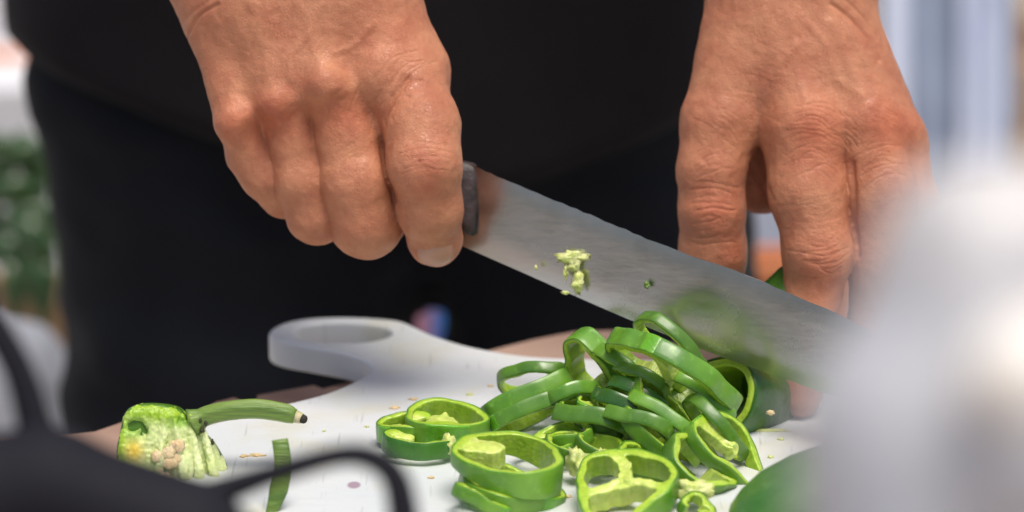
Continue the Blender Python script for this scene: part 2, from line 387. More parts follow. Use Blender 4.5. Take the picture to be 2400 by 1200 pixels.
# ------------------------------------------------------------------ person: hands
def gauss(V, c, s): return np.exp(-(((V[:, 0] - c[0]) / s[0]) ** 2 + ((V[:, 1] - c[1]) / s[1]) ** 2))
def hand(fingers, palm, kp, kf, kk, extra=None):
    def f(P):
        P = np.asarray(P, np.float32)
        p = None
        for a, r1, b, r2 in palm:
            c = cone(P, a, r1, b, r2); p = c if p is None else smin(p, c, kp)
        if extra: p = extra(P, p)
        d = p
        H = [smin(p, chain(P, fg, kf), kk) for fg in fingers]
        d = H[0]
        for h in H[1:]: d = smin(d, h, 2.5)
        return d
    return f
def creases(V, g, sets):
    n = np.clip(g[:, 2] * 1.5 + .2, 0, 1)       # only the side that faces the lens carries them
    out = np.zeros(len(V))
    for pts, wd, dp in sets:
        sm = smooth_pts(pts, 4)
        A = np.array([p[:2] for p in sm]); lo = A.min(0) - 3 * wd; hi = A.max(0) + 3 * wd
        ix = np.flatnonzero((n > 0) & (V[:, 0] > lo[0]) & (V[:, 0] < hi[0]) & (V[:, 1] > lo[1]) & (V[:, 1] < hi[1]))
        if len(ix): out[ix] += .85 * dp * np.exp(-(polyd(V[ix], sm) / wd) ** 2)
    return out * n
def fan(cx, cy, L, n, gap, ang, curv, wd, dp, jit=2.0):
    """n near-parallel wrinkles of length L centred on cx,cy, running at ang degrees"""
    a = rad(ang); t = np.array([math.cos(a), -math.sin(a)]); q = np.array([math.sin(a), math.cos(a)]); out = []
    for i in range(n):
        o = (i - (n - 1) / 2) * gap + rng.uniform(-jit, jit); l = L * rng.uniform(.35, 1.0); tl = rng.uniform(-1, 1); s = rng.uniform(-.15, .15) * L
        pts = []
        for u in np.linspace(-1, 1, 5):
            pts.append(np.array([cx, cy]) + t * (u * l / 2 + s) + q * (o + curv * (u * u - .4) + rng.uniform(-jit, jit) * 1.1 + tl * u * 4))
        out.append((pts, wd * rng.uniform(.55, .95), dp * rng.uniform(.5, 1.15)))
    return out

# hand with the knife (left in the picture)
palmA = [((490, -30, -20), 66, (560, 282, 56), 52), ((585, -60, 5), 75, (660, 240, 92), 44), ((690, -60, 15), 84, (775, 205, 112), 48),
         ((800, -40, 0), 112, (930, 185, 50), 84), ((850, -10, -60), 112, (965, 170, 0), 90), ((720, 60, -60), 130, (770, 285, -62), 108), ((895, 230, 30), 56, (902, 430, 4), 48), ((640, 40, 10), 90, (700, 170, 40), 80),
         ((575, -10, -25), 146, (40, -860, -500), 250), ((790, -30, -30), 170, (250, -1000, -500), 270)]
fingA = [[((958, 190, 40), 86), ((990, 300, 104), 86), ((998, 386, 138), 83), ((1010, 490, 88), 73), ((1020, 560, 30), 60), ((1022, 575, -10), 50)],
         [((785, 225, 98), 52), ((815, 330, 56), 73), ((840, 430, 58), 84), ((860, 520, 30), 83), ((885, 520, -50), 66)],
         [((668, 250, 80), 46), ((690, 330, 36), 61), ((712, 425, 28), 66), ((742, 502, 2), 66), ((800, 500, -60), 56)],
         [((566, 292, 46), 48), ((592, 360, 12), 57), ((622, 410, 6), 54), ((664, 455, -30), 52), ((740, 440, -70), 50)],
         [((960, 330, -110), 60), ((930, 450, -80), 55), ((906, 535, -45), 38)]]
def bumpsA(P, p):
    for c, r, k in (((558, 290, 84), 34, 36), ((652, 246, 118), 30, 34), ((772, 204, 142), 34, 36), ((890, 175, 96), 40, 60)):
        p = smin(p, ball(P, c, r), k)
    for c, r, k in (((795, 280, 156), 36, 36), ((616, 330, 112), 34, 40), ((712, 292, 140), 28, 30)):
        p = smax(p, -ball(P, c, r), k)
    return p
fA = hand(fingA, palmA, 74, 26, 30, bumpsA)
LA = Local(800, 300, 1.232)
VA, QA, gA = sdf_mesh(fA, (120, -640, -400), (1130, 660, 240), 5.2, 1)
cr = [([(520, 18), (470, 45), (442, 90)], 5, 5), ([(545, -10), (480, 20), (420, 60)], 5, 2)]
cr += [([(962, 190), (930, 230), (908, 275), (899, 330), (908, 400), (930, 470)], 7, 8)]
cr += fan(955, 170, 120, 7, 11, 38, 14, 3.2, 2.4) + fan(1000, 372, 110, 8, 9, 5, 8, 3.0, 1.5) + fan(905, 260, 120, 6, 10, 70, 8, 3, 1.6)
cr += fan(820, 370, 90, 5, 10, 50, 5, 3, 1.5) + fan(860, 250, 90, 6, 10, 75, 3, 3, 1.3)
cr += fan(640, 60, 200, 4, 40, 60, 8, 5, 1.0, 10) + fan(700, 130, 150, 8, 16, 55, 6, 3, .7, 6)
dA = creases(VA, gA, cr)
dA += 1.6 * vnoise(VA, 1 / 42.) + .7 * vnoise(VA, 1 / 15., 9)
for x0, y0, x1, y1, a in ((600, 20, 655, 230, 2), (700, 0, 770, 190, 2), (830, 20, 890, 170, 1.5), (520, 60, 556, 270, 2)):   # tendons
    dA -= a * np.exp(-(polyd(VA, [(x0, y0), (x1, y1)]) / 15) ** 2) * np.clip(gA[:, 2], 0, 1)
for p in ([(760, 20), (730, 90), (690, 140), (690, 190)], [(880, 60), (840, 110), (790, 130)]):                              # veins
    dA -= 3.0 * np.exp(-(polyd(VA, smooth_pts(p)) / 9) ** 2) * np.clip(gA[:, 2], 0, 1)
VA = VA - gA * dA[:, None]
def tones(V, g, spots):
    c = np.ones((len(V), 3))
    for (cx, cy), s, (r, gg, b), a in spots:
        wgt = (gauss(V, (cx, cy), (s, s)) * a * np.clip(g[:, 2] + .3, 0, 1))[:, None]
        c = c * (1 - wgt) + np.array([r, gg, b]) * wgt
    m = vnoise(V, 1 / 60., 3)[:, None] * .5 + vnoise(V, 1 / 22., 5)[:, None] * .35
    c *= 1 + m * np.array([.05, .08, .07])
    return c
red = (1.02, .74, .70); pale = (1.12, 1.22, 1.2)  # pale paints a soft highlight into the skin colour
tA = tones(VA, gA, [((655, 285), 55, red, .9), ((560, 300), 50, red, .7), ((790, 270), 60, (.95, .74, .68), .9), ((1000, 385), 55, (1.08, 1.05, 1.1), .9),
                    ((1000, 440), 40, red, .7), ((900, 110), 90, (1.03, .95, .95), .8), ((860, 180), 50, pale, .5), ((840, 490), 60, (1.0, .86, .84), .5),
                    ((990, 382), 5, (.6, .35, .35), .8), ((825, 365), 14, (1.2, 1.3, 1.2), .5)])
# hand that holds the pepper (right in the picture)
palmB = [((1770, 40, -20), 118, (1690, 285, 15), 92), ((1830, 20, -10), 118, (1878, 300, 60), 95), ((1905, 20, -10), 118, (2010, 285, 55), 86),
         ((1945, 40, -20), 98, (2082, 315, 20), 76), ((1960, 60, -50), 86, (2100, 350, -25), 66), ((1830, 80, -70), 120, (1900, 330, -70), 105),
         ((1795, -60, -30), 134, (1900, -1100, -560), 230), ((1925, -60, -30), 138, (2080, -1100, -560), 240)]
fingB = [[((1690, 290, 18), 92), ((1666, 395, 32), 78), ((1667, 490, 26), 74), ((1672, 590, -12), 76), ((1690, 700, -60), 56)],
         [((1880, 310, 66), 98), ((1886, 450, 84), 88), ((1912, 590, 92), 80), ((1898, 690, 66), 66), ((1884, 770, 90), 58), ((1874, 880, 118), 50), ((1868, 928, 120), 47)],
         [((2020, 300, 60), 86), ((2056, 450, 70), 84), ((2068, 620, 60), 80), ((2050, 780, 10), 64), ((2040, 920, -34), 48)],
         [((2094, 330, 20), 72), ((2128, 480, 24), 68), ((2140, 640, 10), 64), ((2115, 790, -30), 54), ((2090, 900, -60), 44)],
         [((2105, 365, -40), 62), ((2135, 520, -60), 54), ((2150, 650, -80), 46), ((2130, 760, -100), 42)]]
def bumpsB(P, p):
    for c, r, k in (((1885, 290, 118), 44, 60), ((2030, 280, 96), 38, 50), ((2105, 310, 58), 34, 40)):
        p = smin(p, ball(P, c, r), k)
    p = smin(p, ball(P, (1800, 430, -110), 66), 30)
    p = smin(p, cone(P, (1725, 300, -40), 60, (1785, 430, -85), 60), 30)
    for c, r, k in (((1722, 330, 105), 34, 46), ((1748, 400, 60), 40, 30)):
        p = smax(p, -ball(P, c, r), k)
    return p
fB = hand(fingB, palmB, 46, 26, 30, bumpsB)
LB = Local(1880, 400, 1.245)
VB, QB, gB = sdf_mesh(fB, (1480, -640, -420), (2360, 1000, 240), 5.2, 1)
cr = [([(1940, 18), (1985, 50), (2025, 95), (2052, 145)], 6, 6), ([(1960, -5), (2010, 40), (2050, 90)], 4, 3)]
cr += [([(1985, 385), (1988, 440), (1992, 520), (2000, 600)], 7, 8), ([(1760, 385), (1768, 410), (1790, 440), (1800, 470)], 6, 6)]
cr += fan(1905, 290, 130, 8, 11, -12, 12, 3.0, 2.0) + fan(1980, 320, 80, 6, 10, -50, 5, 3, 2.2) + fan(1900, 370, 150, 7, 13, -4, 16, 3, 1.5)
cr += fan(2050, 380, 130, 8, 11, 12, 14, 3, 1.8) + fan(1660, 470, 110, 6, 15, -4, 5, 3.2, 2.2) + fan(1665, 545, 110, 4, 16, 4, -4, 3, 1.6)
cr += fan(1915, 605, 120, 9, 10, 8, -12, 3.2, 2.6) + fan(1895, 500, 140, 8, 14, 6, -10, 3, .9) + fan(2060, 270, 70, 7, 9, -20, 4, 3, 1.3)
cr += fan(1700, 300, 120, 6, 12, -40, 8, 3, 1.4) + fan(1660, 380, 90, 5, 13, 15, 6, 3, 1.2) + fan(1800, 200, 200, 7, 24, -30, 10, 4, .6, 8)
dB = creases(VB, gB, cr) + 1.6 * vnoise(VB, 1 / 42.) + .7 * vnoise(VB, 1 / 15., 9)
for x0, y0, x1, y1, a in ((1850, 60, 1880, 260, 3), (1940, 60, 2020, 250, 3), (1990, 80, 2090, 290, 3)):
    dB -= a * np.exp(-(polyd(VB, [(x0, y0), (x1, y1)]) / 16) ** 2) * np.clip(gB[:, 2], 0, 1)
for p in ([(1880, 60), (1930, 120), (1950, 190), (2010, 230)], [(1860, 110), (1800, 180), (1770, 230)]):
    dB -= 2.5 * np.exp(-(polyd(VB, smooth_pts(p)) / 9) ** 2) * np.clip(gB[:, 2], 0, 1)
VB = VB - gB * dB[:, None]
tB = tones(VB, gB, [((1900, 320), 70, red, .8), ((2070, 300), 60, red, .9), ((1665, 500), 55, red, .8), ((1910, 620), 60, (1.05, .88, .88), .8),
                    ((1670, 400), 50, (1.0, .9, .88), .6), ((1720, 330), 40, (.9, .8, .75), .7), ((1950, 170), 60, (1.05, 1.12, 1.15), .6), ((1720, 590), 50, red, .7)])
body_loc = unproj(1000, 1500, 1.75); body_loc[2] = GZ
person = empty('person', body_loc, 'person in black shirt and dark trousers slicing green peppers with a knife', 'person')
# arms and trunk under the clothes, coarse, joined to the same body mesh
WA, WB = LA.w(VA), LB.w(VB)
shL, shR = np.array([-.25, .42, .46]), np.array([.17, .42, .46])
elL, elR = LA.w([(60, -830, -480)])[0], LB.w([(1990, -1080, -560)])[0]
uL, uR = LA.w([(330, -420, -260)])[0], LB.w([(1920, -420, -240)])[0]
def arms(P):
    d = cone(P, uL, .026, elL, .040); d = smin(d, cone(P, elL, .042, shL, .05), .02)
    e = cone(P, uR, .024, elR, .040); e = smin(e, cone(P, elR, .042, shR, .05), .02)
    return smin(smin(d, e, .03), elli(P, (-.045, .50, .34), (.12, .07, .30)), .02)
VC, QC, gC = sdf_mesh(arms, (-.42, -.05, -.25), (.38, .6, .66), .012, 0, .002)
Vb = np.concatenate([WA, WB, VC]); Qb = np.concatenate([QA[:, ::-1], QB[:, ::-1] + len(WA), QC + len(WA) + len(WB)])
body = mesh('body', Vb, Qb, M['skin'], person, col=np.concatenate([tA, tB, np.ones((len(VC), 3))]))

def nail(L, c, along, across, out, w_, l_, bulge):
    c, along, across, out = [np.array(q, float) for q in (c, along, across, out)]
    V = []; F = []; n = 12
    for i in range(n):
        for j in range(n):
            u = i / (n - 1) * 2 - 1; v = j / (n - 1) * 2 - 1
            su = u * (1 - .18 * max(0, v) ** 3 - .12 * max(0, -v) ** 3)
            V.append(c + along * v * l_ * (1 - .15 * u * u) + across * su * w_ + out * (bulge * (1 - u * u) - .28 * l_ * v * v))
    for i in range(n - 1):
        for j in range(n - 1): F.append((i * n + j, i * n + j + 1, (i + 1) * n + j + 1, (i + 1) * n + j))
    o = mesh('nail', L.w(V), F, M['nail'], body)
    sm = o.modifiers.new('s', 'SOLIDIFY'); sm.thickness = .0006; sm.offset = 0
nail(LA, (1022, 591, 78), (.03, .86, -.5), (1, -.03, 0), (0, .5, .86), 40, 34, 14)
nail(LA, (912, 538, -6), (-.35, .9, -.1), (.8, .35, .5), (.3, .1, .95), 24, 30, 10)
nail(LB, (1898, 925, 12), (-.05, 1, -.2), (1, .05, 0), (.1, .2, .97), 30, 36, 10)

# clothing
def shirtless(x): return 0
def trouser(P):
    px = P[:, 0]
    d = elli(P, (-.048, .49, .10), (.161, .10, .19))
    l = chain(P, [((-.125, .48, -.02), .087), ((-.113, .46, -.40), .059), ((-.115, .48, -.76), .055)], .04)
    r = chain(P, [((.034, .48, -.02), .071), ((.045, .46, -.40), .060), ((.035, .48, -.76), .055)], .04)
    return smin(smin(d, l, .04), smin(d, r, .04), .004)
V, Q, g = sdf_mesh(trouser, (-.3, .3, -.79), (.2, .62, .28), .012, 1, .002)
V = V + g * (.007 * vnoise(V * np.array([1, 1, 2.0]) + V[:, [2, 0, 1]] * .8, 14) + .003 * vnoise(V * np.array([1, 1, 2]), 34))[:, None]
mesh('trousers', V, Q, M['trousers'], person)
# shirt: loft with a sagging hem
hp = [(40, 128), (160, 170), (300, 205), (500, 265), (800, 350), (1000, 385), (1130, 386), (1300, 354), (1500, 292), (1620, 250), (1900, 150)]
hx = [unproj(x, y, 1.62)[0] for x, y in hp]; hz = [unproj(x, y, 1.62)[2] for x, y in hp]
nu, nv = 120, 60; V = []; F = []
for j in range(nv + 2):
    for i in range(nu):
        th = 2 * math.pi * i / nu
        v = max(0, j - 2) / (nv - 1)
        sag = 1 - (1 - v) ** 2
        ax = .176 - .03 * v; ay = .125 + .015 * v
        x = -.046 + ax * math.cos(th); y = .49 + ay * math.sin(th)
        z0 = float(np.interp(x, hx, hz)); z = z0 + (.56 - z0) * v
        f1 = .012 * noise.noise(Vector((x * 9 + z * 6, z * 5, 1))) + .005 * noise.noise(Vector((x * 22, z * 14 - x * 9, 4)))
        k = 1 + f1 / .16
        if j == 0: k -= .03; z += .012
        if j == 1: k -= .012; z -= .0005
        V.append((-.046 + ax * k * math.cos(th), .49 + ay * k * math.sin(th), z))
for j in range(nv + 1):
    for i in range(nu): F.append((j * nu + i, j * nu + (i + 1) % nu, (j + 1) * nu + (i + 1) % nu, (j + 1) * nu + i))
F.append(tuple((nv + 1) * nu + i for i in range(nu)))
mesh('shirt', V, F, M['shirt'], person)
for a, b in ((shL, elL), (shR, elR)):
    a = np.array(a); b = np.array(b); V, F = tube([a + (b - a) * t for t in (0, .15, .3, .5, .6)], [.075, .074, .07, .066, .066], 24)
    mesh('sleeve', V, F, M['shirt'], person)

# ------------------------------------------------------------------ knife
blade_top = [(1098, 384), (1180, 420), (1300, 470), (1400, 511), (1500, 553), (1600, 592), (1750, 645), (1880, 700), (2000, 755), (2120, 830), (2190, 905)]
blade_bot = [(1078, 574), (1150, 606), (1250, 650), (1330, 686), (1430, 730), (1530, 772), (1640, 817), (1750, 858), (1850, 892), (2000, 935), (2190, 908)]
def bd(x): return 1.233 - (x - 1080) * 4.6e-5
kn = empty('kitchen_knife', unproj(1480, 800, 1.208), 'steel kitchen knife with a dark handle held above the cut peppers', 'knife')
V = []; F = []; NB = 60; rows = 9
tp = smooth_pts(blade_top, 6); bt = smooth_pts(blade_bot, 6)
for i in range(NB + 1):
    u = i / NB * (len(tp) - 1); k = min(int(u), len(tp) - 2); f = u - k
    a = tp[k] * (1 - f) + tp[k + 1] * f; b = bt[k] * (1 - f) + bt[k + 1] * f
    for side in (1, -1):
        for j in range(rows):
            v = j / (rows - 1); p = a * (1 - v) + b * v
            if j == 0 : p = p + np.array([0, rng.normal(0, .9)])
            if v < .8: th = .0010 * (1 - v * .35)
            else: th = .0010 * .72 * (1 - v) / .2 + .00005
            if j == 0: th *= .8
            V.append(unproj(p[0], p[1], bd(p[0]) + .0035 * v) - FZ * th * side)
cs = 2 * rows
for i in range(NB):
    for j in range(rows - 1):
        a = i * cs + j; F.append((a, a + 1, a + cs + 1, a + cs)); a += rows; F.append((a + cs, a + cs + 1, a + 1, a))
    a = i * cs; F.append((a + cs, a + cs + rows, a + rows, a)); a += rows - 1; F.append((a, a + rows, a + cs + rows, a + cs))
bl = mesh('blade', V, F, M['steel'], kn)
bl.modifiers.new('edge', 'EDGE_SPLIT').split_angle = rad(40)
# steel: scratches, smears
t = M['steel'].node_tree; N_, L_ = t.nodes, t.links; b = N_['Principled BSDF']
tc = N_.new('ShaderNodeTexCoord'); mp = N_.new('ShaderNodeMapping'); mp.inputs['Rotation'].default_value = (0, rad(22), 0); mp.inputs['Scale'].default_value = (14, 400, 420)
n1 = N_.new('ShaderNodeTexNoise'); n1.inputs['Scale'].default_value = 1.0; n1.inputs['Detail'].default_value = 3
n2 = N_.new('ShaderNodeTexNoise'); n2.inputs['Scale'].default_value = 55; n2.inputs['Detail'].default_value = 5; n2.inputs['Roughness'].default_value = .65
L_.new(tc.outputs['Object'], mp.inputs[0]); L_.new(mp.outputs[0], n1.inputs['Vector']); L_.new(tc.outputs['Object'], n2.inputs['Vector'])
r1 = N_.new('ShaderNodeMapRange'); r1.inputs[1].default_value = .35; r1.inputs[2].default_value = .7; r1.inputs[3].default_value = .21; r1.inputs[4].default_value = .30
L_.new(n2.outputs['Fac'], r1.inputs[0]); L_.new(r1.outputs[0], b.inputs['Roughness'])
rp = N_.new('ShaderNodeValToRGB'); rp.color_ramp.elements[0].position = .3; rp.color_ramp.elements[1].position = .7
rp.color_ramp.elements[0].color = (.49, .495, .49, 1); rp.color_ramp.elements[1].color = (.54, .54, .54, 1)
L_.new(n2.outputs['Fac'], rp.inputs[0]); L_.new(rp.outputs[0], b.inputs['Base Color'])
bp = N_.new('ShaderNodeBump'); bp.inputs['Strength'].default_value = .10; bp.inputs['Distance'].default_value = .0004; L_.new(n1.outputs['Fac'], bp.inputs['Height']); L_.new(bp.outputs[0], b.inputs['Normal'])
# handle
LK = Local(1090, 470, 1.233)
hv = []
ha = np.array([1113., 470, 0]); hdir = np.array([-.91, -.38, -.16])
hf = lambda P: None
V = []; F = []; seg = 28
prof = [(-6, 0, 0), (-4, 60, 12), (0, 82, 20), (10, 84, 24), (34, 80, 28), (60, 72, 34), (150, 66, 38), (300, 66, 40), (420, 70, 40), (500, 66, 36), (520, 50, 26), (524, 0, 0)]
up = np.array([.05, -1, 0]); 
for q, hh, th in prof:
    for k in range(seg):
        a = 2 * math.pi * k / seg; c, s_ = math.cos(a), math.sin(a)
        c = math.copysign(abs(c) ** .6, c); s_ = math.copysign(abs(s_) ** .7, s_)
        V.append(ha + hdir * q + up * hh * c * 1.02 + np.array([0, 0, 1]) * th * s_ + np.array([rng.normal(0, .6), 0, rng.normal(0, .4)]))
for i in range(len(prof) - 1):
    for k in range(seg): F.append((i * seg + k, (i + 1) * seg + k, (i + 1) * seg + (k + 1) % seg, i * seg + (k + 1) % seg))
mesh('handle', LK.w(V), F, M['handle'], kn)

# ------------------------------------------------------------------ pepper slices
def frame(th, phi, up):
    t = rad(th); f = rad(phi)
    m = math.cos(t) * RX + math.sin(t) * UY; p = -math.sin(t) * RX + math.cos(t) * UY; K = -FZ
    if up > 0: return m, math.sin(f) * p - math.cos(f) * K, math.cos(f) * p + math.sin(f) * K
    return m, math.sin(f) * p + math.cos(f) * K, -math.cos(f) * p + math.sin(f) * K
def ring(spec, parent, dark=False):
    """spec: px,py of the visible cut face, base row on the board, a, B half axes, angle, tilt, up, thickness, ..."""
    px, py, base, a, B, th, phi, up, T = spec[:9]; o = spec[9] if len(spec) > 9 else {}
    T *= .94; seed = o.get('seed', int(px * 7 + py)); r = np.random.default_rng(seed)
    d = dplane(base) if base > 10 else base
    s = U0 * d / 1.2; c0 = unproj(px, py, d); m, n2, N = frame(th, phi, up)
    l2, l3, p2, p3 = o.get('l2', r.uniform(.03, .08)), o.get('l3', r.uniform(.05, .10)), r.uniform(0, 6.28), o.get('p3', r.uniform(0, 6.28))
    wall = o.get('wall', 20) * .93; nu = 144; u = np.arange(nu) / nu * 2 * math.pi
    rr = 1 + l2 * np.cos(2 * u + p2) + l3 * np.cos(3 * u + p3) + .012 * np.cos(7 * u + p2) + .008 * np.cos(11 * u + p3)
    ox, oy = a * rr * np.cos(u), B * rr * np.sin(u)
    tx, ty = np.gradient(np.r_[ox[-1], ox, ox[0]])[1:-1], np.gradient(np.r_[oy[-1], oy, oy[0]])[1:-1]
    L = np.hypot(tx, ty); nx, ny = -ty / L, tx / L      # inward
    ribs = [o.get('rib', r.uniform(0, 6.28)) + k * 2.094 + r.uniform(-.3, .3) for k in range(3)]
    wv = wall * (1 + .10 * np.sin(5 * u + p2)) 
    for q in ribs: wv = wv + wall * .7 * np.exp(-(np.angle(np.exp(1j * (u - q))) / .2) ** 2)
    wv += r.normal(0, .7, nu)
    wedge = o.get('wedge', 0.0); bend = o.get('bend', r.uniform(-.08, .08)); gap = o.get('gap')
    wob = (r.uniform(2, 6), r.uniform(0, 6.28), r.uniform(.6, 2), r.uniform(0, 6.28))
    def pos(off, dep, jit=0):
        x = ox + nx * off; y = oy + ny * off
        t_ = T * (1 + wedge * np.cos(u) * (1 if True else 0))
        z = -dep * t_ + bend * (x * x / a - a * .4) + o.get('twist', 0) * x * y / a
        z = z + wob[0] * np.sin(2 * u + wob[1]) + wob[2] * np.sin(5 * u + wob[3]) + (r.normal(0, jit, nu) if jit else 0)
        return c0 + s * (x[:, None] * m + y[:, None] * n2 + z[:, None] * N)
    def strip(rows, closed):
        V = np.concatenate(rows); nr = len(rows); F = []
        keep = np.ones(nu, bool)
        if gap: keep = ~((np.abs(np.angle(np.exp(1j * (u - gap[0])))) < gap[1]))
        for i in range(nr if closed else nr - 1):
            for k in range(nu):
                k2 = (k + 1) % nu
                if not (keep[k] and keep[k2]): continue
                F.append((i * nu + k, i * nu + k2, ((i + 1) % nr) * nu + k2, ((i + 1) % nr) * nu + k))
        if gap and closed:
            for k in range(nu):
                if keep[k] and not keep[(k + 1) % nu]: F.append(tuple(i * nu + k for i in range(nr)))
                if keep[k] and not keep[k - 1]: F.append(tuple(i * nu + k for i in range(nr))[::-1])
        return V, F
    sk = 1.6
    bul = 1.3
    V, F = strip([pos(sk + 1.2, .02, .3), pos(.4, .0), pos(-.6, .035), pos(-bul, .25), pos(-bul * 1.2, .5), pos(-bul, .75), pos(-.6, .965), pos(.4, 1.0), pos(sk + 1.2, .98, .3),
                   pos(sk + 1.0, .8), pos(sk + .6, .5), pos(sk + 1.0, .2)], True)
    o1 = mesh('skin', V, F, M['pskin_dark'] if dark else M['pskin'], parent)
    # flesh: a solid carved from the same lobed outline, with cavities and ribs
    tab = np.hypot(ox - 0, oy - 0); ang = np.arctan2(oy, ox); od = np.argsort(ang); ang = np.r_[ang[od] - 0, ang[od][:1] + 2 * math.pi]; tab = np.r_[tab[od], tab[od][:1]]
    ribl = []
    nrib = o.get('nrib', 2); reach = o.get('reach', .55); mw = o.get('mw', 9)
    hub = np.array([r.uniform(-.15, .15) * a, r.uniform(-.15, .15) * B])
    for k, q in enumerate(ribs[:nrib]):
        ii = int(round((q % 6.2832) / 6.2832 * nu)) % nu
        st = np.array([ox[ii], oy[ii]]); en = st + (hub - st) * (1.0 if o.get('across') else reach)
        md = (st + en) / 2 + r.uniform(-.12, .12, 2) * a
        ribl.append((st, md, en, r.uniform(.8, 1.2)))
    def fl(P):
        th_ = np.arctan2(P[:, 1], P[:, 0]); rad_ = np.hypot(P[:, 0], P[:, 1])
        th_ = np.where(th_ < ang[0], th_ + 2 * math.pi, th_); Rb = np.interp(th_, ang, tab)
        e_ = .02; dR = (np.interp(np.where(th_ + e_ > ang[-1], th_ + e_ - 2 * math.pi, th_ + e_), ang, tab) - Rb) / e_
        do = (rad_ - Rb) / np.sqrt(1 + (dR / Rb) ** 2)
        nz = vnoise(P * np.array([1, 1, .35]), 1 / 13., seed % 97) * 1.9 + vnoise(P, 1 / 4.5, seed % 31) * .5
        wl = wall * (1 + .16 * np.sin(3 * th_ + p2) + .08 * np.sin(8 * th_ + p3))
        ring_ = smax(do + sk, -(do + wl + nz), 3.0)
        for st, md, en, ws in ribl:
            for (p0, p1, w0, w1) in ((st, md, mw * 1.7, mw), (md, en, mw, mw * 1.5)):
                ab = p1 - p0; t_ = np.clip(((P[:, :2] - p0) @ ab) / (ab @ ab), 0, 1)
                dd = np.linalg.norm(P[:, :2] - (p0 + t_[:, None] * ab), axis=1) - ws * (w0 + (w1 - w0) * t_) - nz * 1.3
                ring_ = smin(ring_, smax(dd, do + sk, 2), 14)
        x_ = P[:, 0]; t2_ = T * (1 + wedge * x_ / a)
        lo_, hi_ = -t2_ * .99, 0 * x_ - .4
        rl = np.clip(-(do + wl * .8) / 20, 0, 1)          # ribs sag a little below the cut face
        zc = smax(P[:, 2] - hi_ + rl * 3 - .5 * nz * rl, lo_ - P[:, 2] + rl * 2, 2)
        d_ = smax(ring_, zc, 3.0)
        if gap:
            g0 = gap[0]; da = np.angle(np.exp(1j * (np.arctan2(P[:, 1] / B, P[:, 0] / a) - g0)))
            d_ = smax(d_, (gap[1] - np.abs(da)) * (a + B) * .45 + nz, 2)
        return d_
    Vf, Qf = nets(fl, (-a * 1.25, -B * 1.25, -T * (1 + abs(wedge)) - 8), (a * 1.25, B * 1.25, 9), 4.0)
    Vf, Qf = split(Vf, Qf) if a > 100 else (Vf, Qf)
    dd_, gg = grad(fl, Vf, .8); Vf = Vf - gg * np.clip(dd_, -3, 3)[:, None]
    th_ = np.arctan2(Vf[:, 1], Vf[:, 0]); th_ = np.where(th_ < ang[0], th_ + 2 * math.pi, th_)
    dep = (np.interp(th_, ang, tab) - np.hypot(Vf[:, 0], Vf[:, 1]))
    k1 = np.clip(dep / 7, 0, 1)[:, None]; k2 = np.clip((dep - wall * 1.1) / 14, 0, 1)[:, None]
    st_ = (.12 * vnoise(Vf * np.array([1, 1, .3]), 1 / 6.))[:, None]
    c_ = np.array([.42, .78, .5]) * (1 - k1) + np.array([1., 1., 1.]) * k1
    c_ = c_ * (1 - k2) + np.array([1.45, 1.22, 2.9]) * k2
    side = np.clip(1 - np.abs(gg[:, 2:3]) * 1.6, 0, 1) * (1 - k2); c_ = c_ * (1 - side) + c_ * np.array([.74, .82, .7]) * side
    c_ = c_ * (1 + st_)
    X, Y, Z = Vf.T
    uu = np.arctan2(Y / B, X / a)
    Z = Z + wob[0] * np.sin(2 * uu + wob[1]) + wob[2] * np.sin(5 * uu + wob[3]) + bend * (X * X / a - a * .4) + o.get('twist', 0) * X * Y / a
    mesh('flesh', c0 + s * (X[:, None] * m + Y[:, None] * n2 + Z[:, None] * N), Qf if np.dot(np.cross(m, n2), N) > 0 else Qf[:, ::-1], M['flesh'], parent, col=c_)

